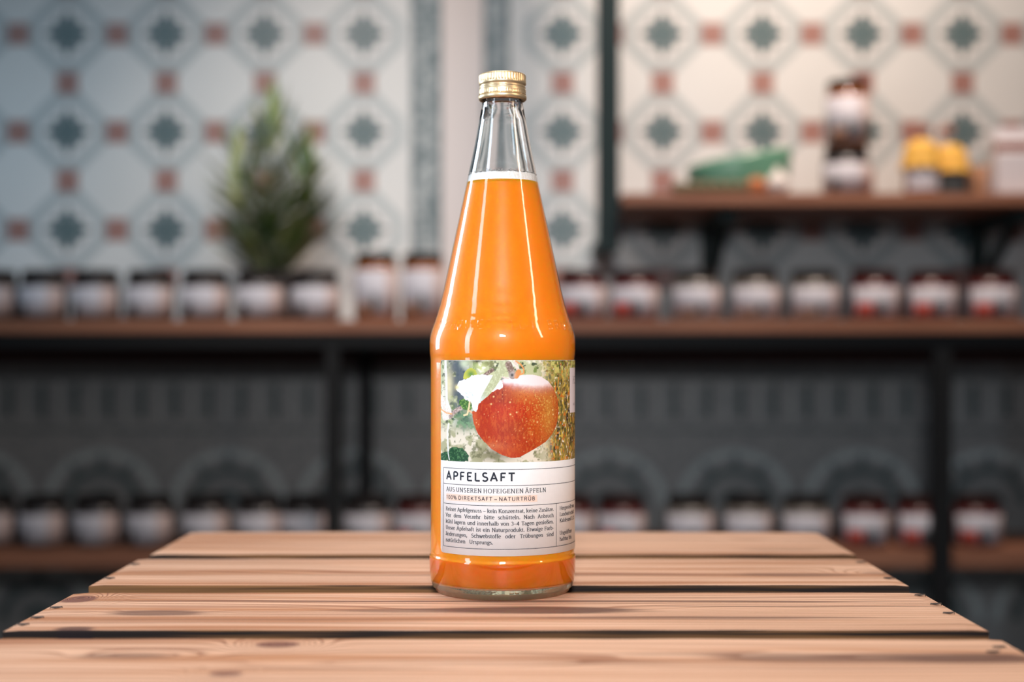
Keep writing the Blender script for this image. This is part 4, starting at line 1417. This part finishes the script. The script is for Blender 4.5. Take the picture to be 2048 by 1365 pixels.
# green bowl with a rim that rises to the right
bowl = empty('green_bowl', (X(1478, UD), UD, zu))
tag(bowl, 'long green glazed bowl with high right end on the upper right shelf', 'bowl')
gb_ = MB()
n_ = 56; rows_ = 12
for sgn in (0, 1):
    b = len(gb_.v)
    for k in range(rows_ + 1):
        t = k / rows_
        for i in range(n_):
            a = 2 * PI * i / n_
            ca, sa = math.cos(a), math.sin(a)
            rim = .074 + .018 * ca
            prof_r = .72 + .28 * math.sin(t * PI / 2) ** .8
            off = .003 * sgn * (1 if k > 0 else 1)
            gb_.v.append(((.097 - off) * prof_r * ca, (.060 - off) * prof_r * sa, max(off, rim * t ** 1.5 + (off if k < 3 else 0))))
    for k in range(rows_):
        for i in range(n_):
            j2 = (i + 1) % n_
            q = [b + k * n_ + i, b + k * n_ + j2, b + (k + 1) * n_ + j2, b + (k + 1) * n_ + i]
            gb_.f.append(q if not sgn else q[::-1]); gb_.m.append(0 if not sgn else 1); gb_.sm.append(True)
    gb_.f.append([b + i for i in range(n_)][::-1] if not sgn else [b + i for i in range(n_)]); gb_.m.append(0 if not sgn else 1); gb_.sm.append(False)
bo = rows_ * n_; bi = (rows_ + 1) * n_ + rows_ * n_
for i in range(n_):
    j2 = (i + 1) % n_
    gb_.f.append([bo + i, bo + j2, bi + j2, bi + i]); gb_.m.append(1); gb_.sm.append(True)
gb_.build('bowl_body', [mat('green_glaze', (0.13, 0.30, 0.20), 0.3), mat('green_rim', (0.10, 0.20, 0.09), 0.4)], bowl)
# small things lying before the bowl
m_nut = noisy('nut_shell', (0.16, 0.11, 0.06), (0.10, 0.13, 0.06), 60, 0.6)
fd = UF + .028
ngroup = 'row of nuts in front of the bowl'
pos = ['at the far left of the row in front of the green bowl', 'second in the row in front of the green bowl', 'third in the row in front of the green bowl',
       'fourth in the row in front of the green bowl', 'fifth in the row in front of the green bowl', 'last in the row, under the orange fruit side']
for i in range(6):
    nb = MB(); nb.ball((0, 0, .0125), .0155, .0135, .0125, 0, 16, .06)
    o = nb.build('walnut', m_nut, None, (X(1358 + 26 * i, fd), fd, zu - .0001))
    tag(o, 'small brown-green nut, ' + pos[i], 'nut', ngroup)
fb_ = MB(); fb_.ball((0, 0, .016), .017, .017, .016, 0, 18)
rt = empty('small_squash', (X(1497, fd + .006) , fd - .002, zu))
rt.location.x = X(1512, fd)
tag(rt, 'small orange squash between the nuts and the white garlic bulb', 'squash')
sq = MB(); sq.lathe([(.001, .002), (.010, 0), (.017, .006), (.0195, .015), (.017, .024), (.010, .030), (.003, .028)], 40, radial=lambda k, a: -.0013 * abs(math.sin(4 * a)) if 0 < k < 6 else 0)
sq.build('squash_body', mat('orange_squash', (0.52, 0.17, 0.06), 0.5), rt)
sq = MB(); sq.tube([(0, 0, .027), (.001, 0, .033), (.003, 0, .038)], .002, 8); sq.build('stalk', mat('squash_stalk', (.15, .12, .05), .7), rt)
ga = empty('garlic_bulb', (X(1555, fd), fd - .001, zu))
tag(ga, 'white garlic bulb in front of the right end of the green bowl', 'garlic')
gq = MB(); gq.lathe([(.001, .001), (.012, 0), (.021, .008), (.0235, .018), (.020, .029), (.011, .038), (.005, .043), (.003, .050), (.0005, .051)], 40, radial=lambda k, a: -.0014 * abs(math.sin(3.5 * a)) if 0 < k < 6 else 0)
gq.build('bulb', mat('garlic_skin', (0.74, 0.68, 0.64), 0.5), ga)

# stacked jars
SD = UF + .085
o = jar('dark', 1692, SD, zu, 'white-labelled jar at the bottom of the stack of two on the upper right shelf', 'stacked jars on the upper shelf', rot=-.1)
top_h = .094 - .001 - .0012
o = jar('honey', 1694, SD, zu + .094 - .004 + .0030, 'taller dark-lidded jar standing on top of another jar, upper right shelf', 'stacked jars on the upper shelf', tall=True, rot=-.15)
# yellow topped jars
yl = [(1842, SD - .02, 0), (1900, SD + .045, 1)]
m_cloth = mat('yellow_cloth', (0.80, 0.46, 0.08), 0.7)
for px, d, k in yl:
    r = empty('covered_jar', (X(px, d), d, zu))
    b = MB(); b.lathe([(.001, 0), (.026, 0), (.031, .005), (.032, .055), (.028, .064), (.026, .070), (.001, .070)], 36); b.build('jar_body', cont['pale' if k else 'honey'], r)
    b = MB()
    b.lathe([(.038, .052), (.036, .062), (.0325, .070), (.0335, .080), (.029, .093), (.017, .104), (.0005, .108)], 60, radial=lambda q, a: .0028 * math.sin(9 * a) if q == 0 else (.0008 * math.sin(9 * a) if q == 1 else 0))
    b.build('cloth_cover', m_cloth, r)
    b = MB()
    for i in range(15):
        a0, a1 = -1.1 + 2.2 * i / 15, -1.1 + 2.2 * (i + 1) / 15
        rr = .0326
        b.add([(rr * math.sin(a0), -rr * math.cos(a0), .010), (rr * math.sin(a1), -rr * math.cos(a1), .010), (rr * math.sin(a1), -rr * math.cos(a1), .050), (rr * math.sin(a0), -rr * math.cos(a0), .050)], [(0, 1, 2, 3)], 0, True)
    b.build('jar_label', m_lab if k == 0 else m_pic['dark'], r)
    tag(r, ('jar with yellow cloth cover and pale label, left of the yellow pair' if k == 0 else 'jar with yellow cloth cover and dark label, right of the yellow pair'), 'jar', 'yellow covered jars')
# dried stems standing behind the yellow jars
dr = empty('dried_stems', (X(1868, DW - .11), DW - .11, zu))
tag(dr, 'small dark vase of dried reddish stems behind the yellow covered jars', 'vase')
b = MB(); b.lathe([(.001, 0), (.018, 0), (.024, .02), (.022, .05), (.010, .07), (.011, .078), (.008, .078), (.007, .06), (.001, .055)], 32); b.build('vase', mat('brown_vase', (.12, .06, .04), .4), dr)
for i in range(6):
    a = i * 1.05
    b = MB(); b.tube([(0.002 * math.cos(a), 0.002 * math.sin(a), .056), (.010 * math.cos(a), .008 * math.sin(a), .10), (.034 * math.cos(a), .02 * math.sin(a), .142)], .0012, 6)
    b.ball((.034 * math.cos(a), .02 * math.sin(a), .146), .006, .006, .011, 0, 10)
    b.build('stem', mat('dried_stem', (.30, .13, .09), .7), dr)
# paper bags at the right edge
m_bag = noisy('white_bag', (0.60, 0.58, 0.62), (0.70, 0.68, 0.70), 6, 0.6)
for (px, d, wd, ht, txt) in ((2034, SD, .092, .130, 'white paper bag with brown band at the right end of the upper shelf'), (1968, SD + .07, .05, .07, 'small brown packet beside the white bag, back of the upper shelf')):
    r = empty('paper_bag', (X(px, d), d, zu))
    b = MB(); q = wd / 2
    dp = .026
    ring = lambda z, w_, t_: [(-w_, -t_, z), (w_, -t_, z), (w_, t_, z), (-w_, t_, z)]
    lv4 = [ring(0, q, dp), ring(.01, q * 1.02, dp * 1.05), ring(ht * .6, q * 1.01, dp * .9), ring(ht * .85, q * .98, dp * .35), ring(ht, q * .97, .003)]
    for x_ in lv4: b.v += x_
    for k in range(4):
        for i in range(4):
            j2 = (i + 1) % 4
            b.f.append([k * 4 + i, k * 4 + j2, k * 4 + 4 + j2, k * 4 + 4 + i]); b.m.append(0); b.sm.append(False)
    b.f += [[3, 2, 1, 0], [16, 17, 18, 19]]; b.m += [0, 0]; b.sm += [False, False]
    b.build('bag_body', m_bag if px > 2000 else mat('kraft_paper', (.30, .15, .08), .7), r)
    if px > 2000:
        b = MB(); b.box(-q * 1.03, q * 1.03, -dp * .8, -dp * .60, ht * .62, ht * .78); b.build('band', mat('bag_band', (.28, .10, .07), .6), r)
    tag(r, txt, 'bag')
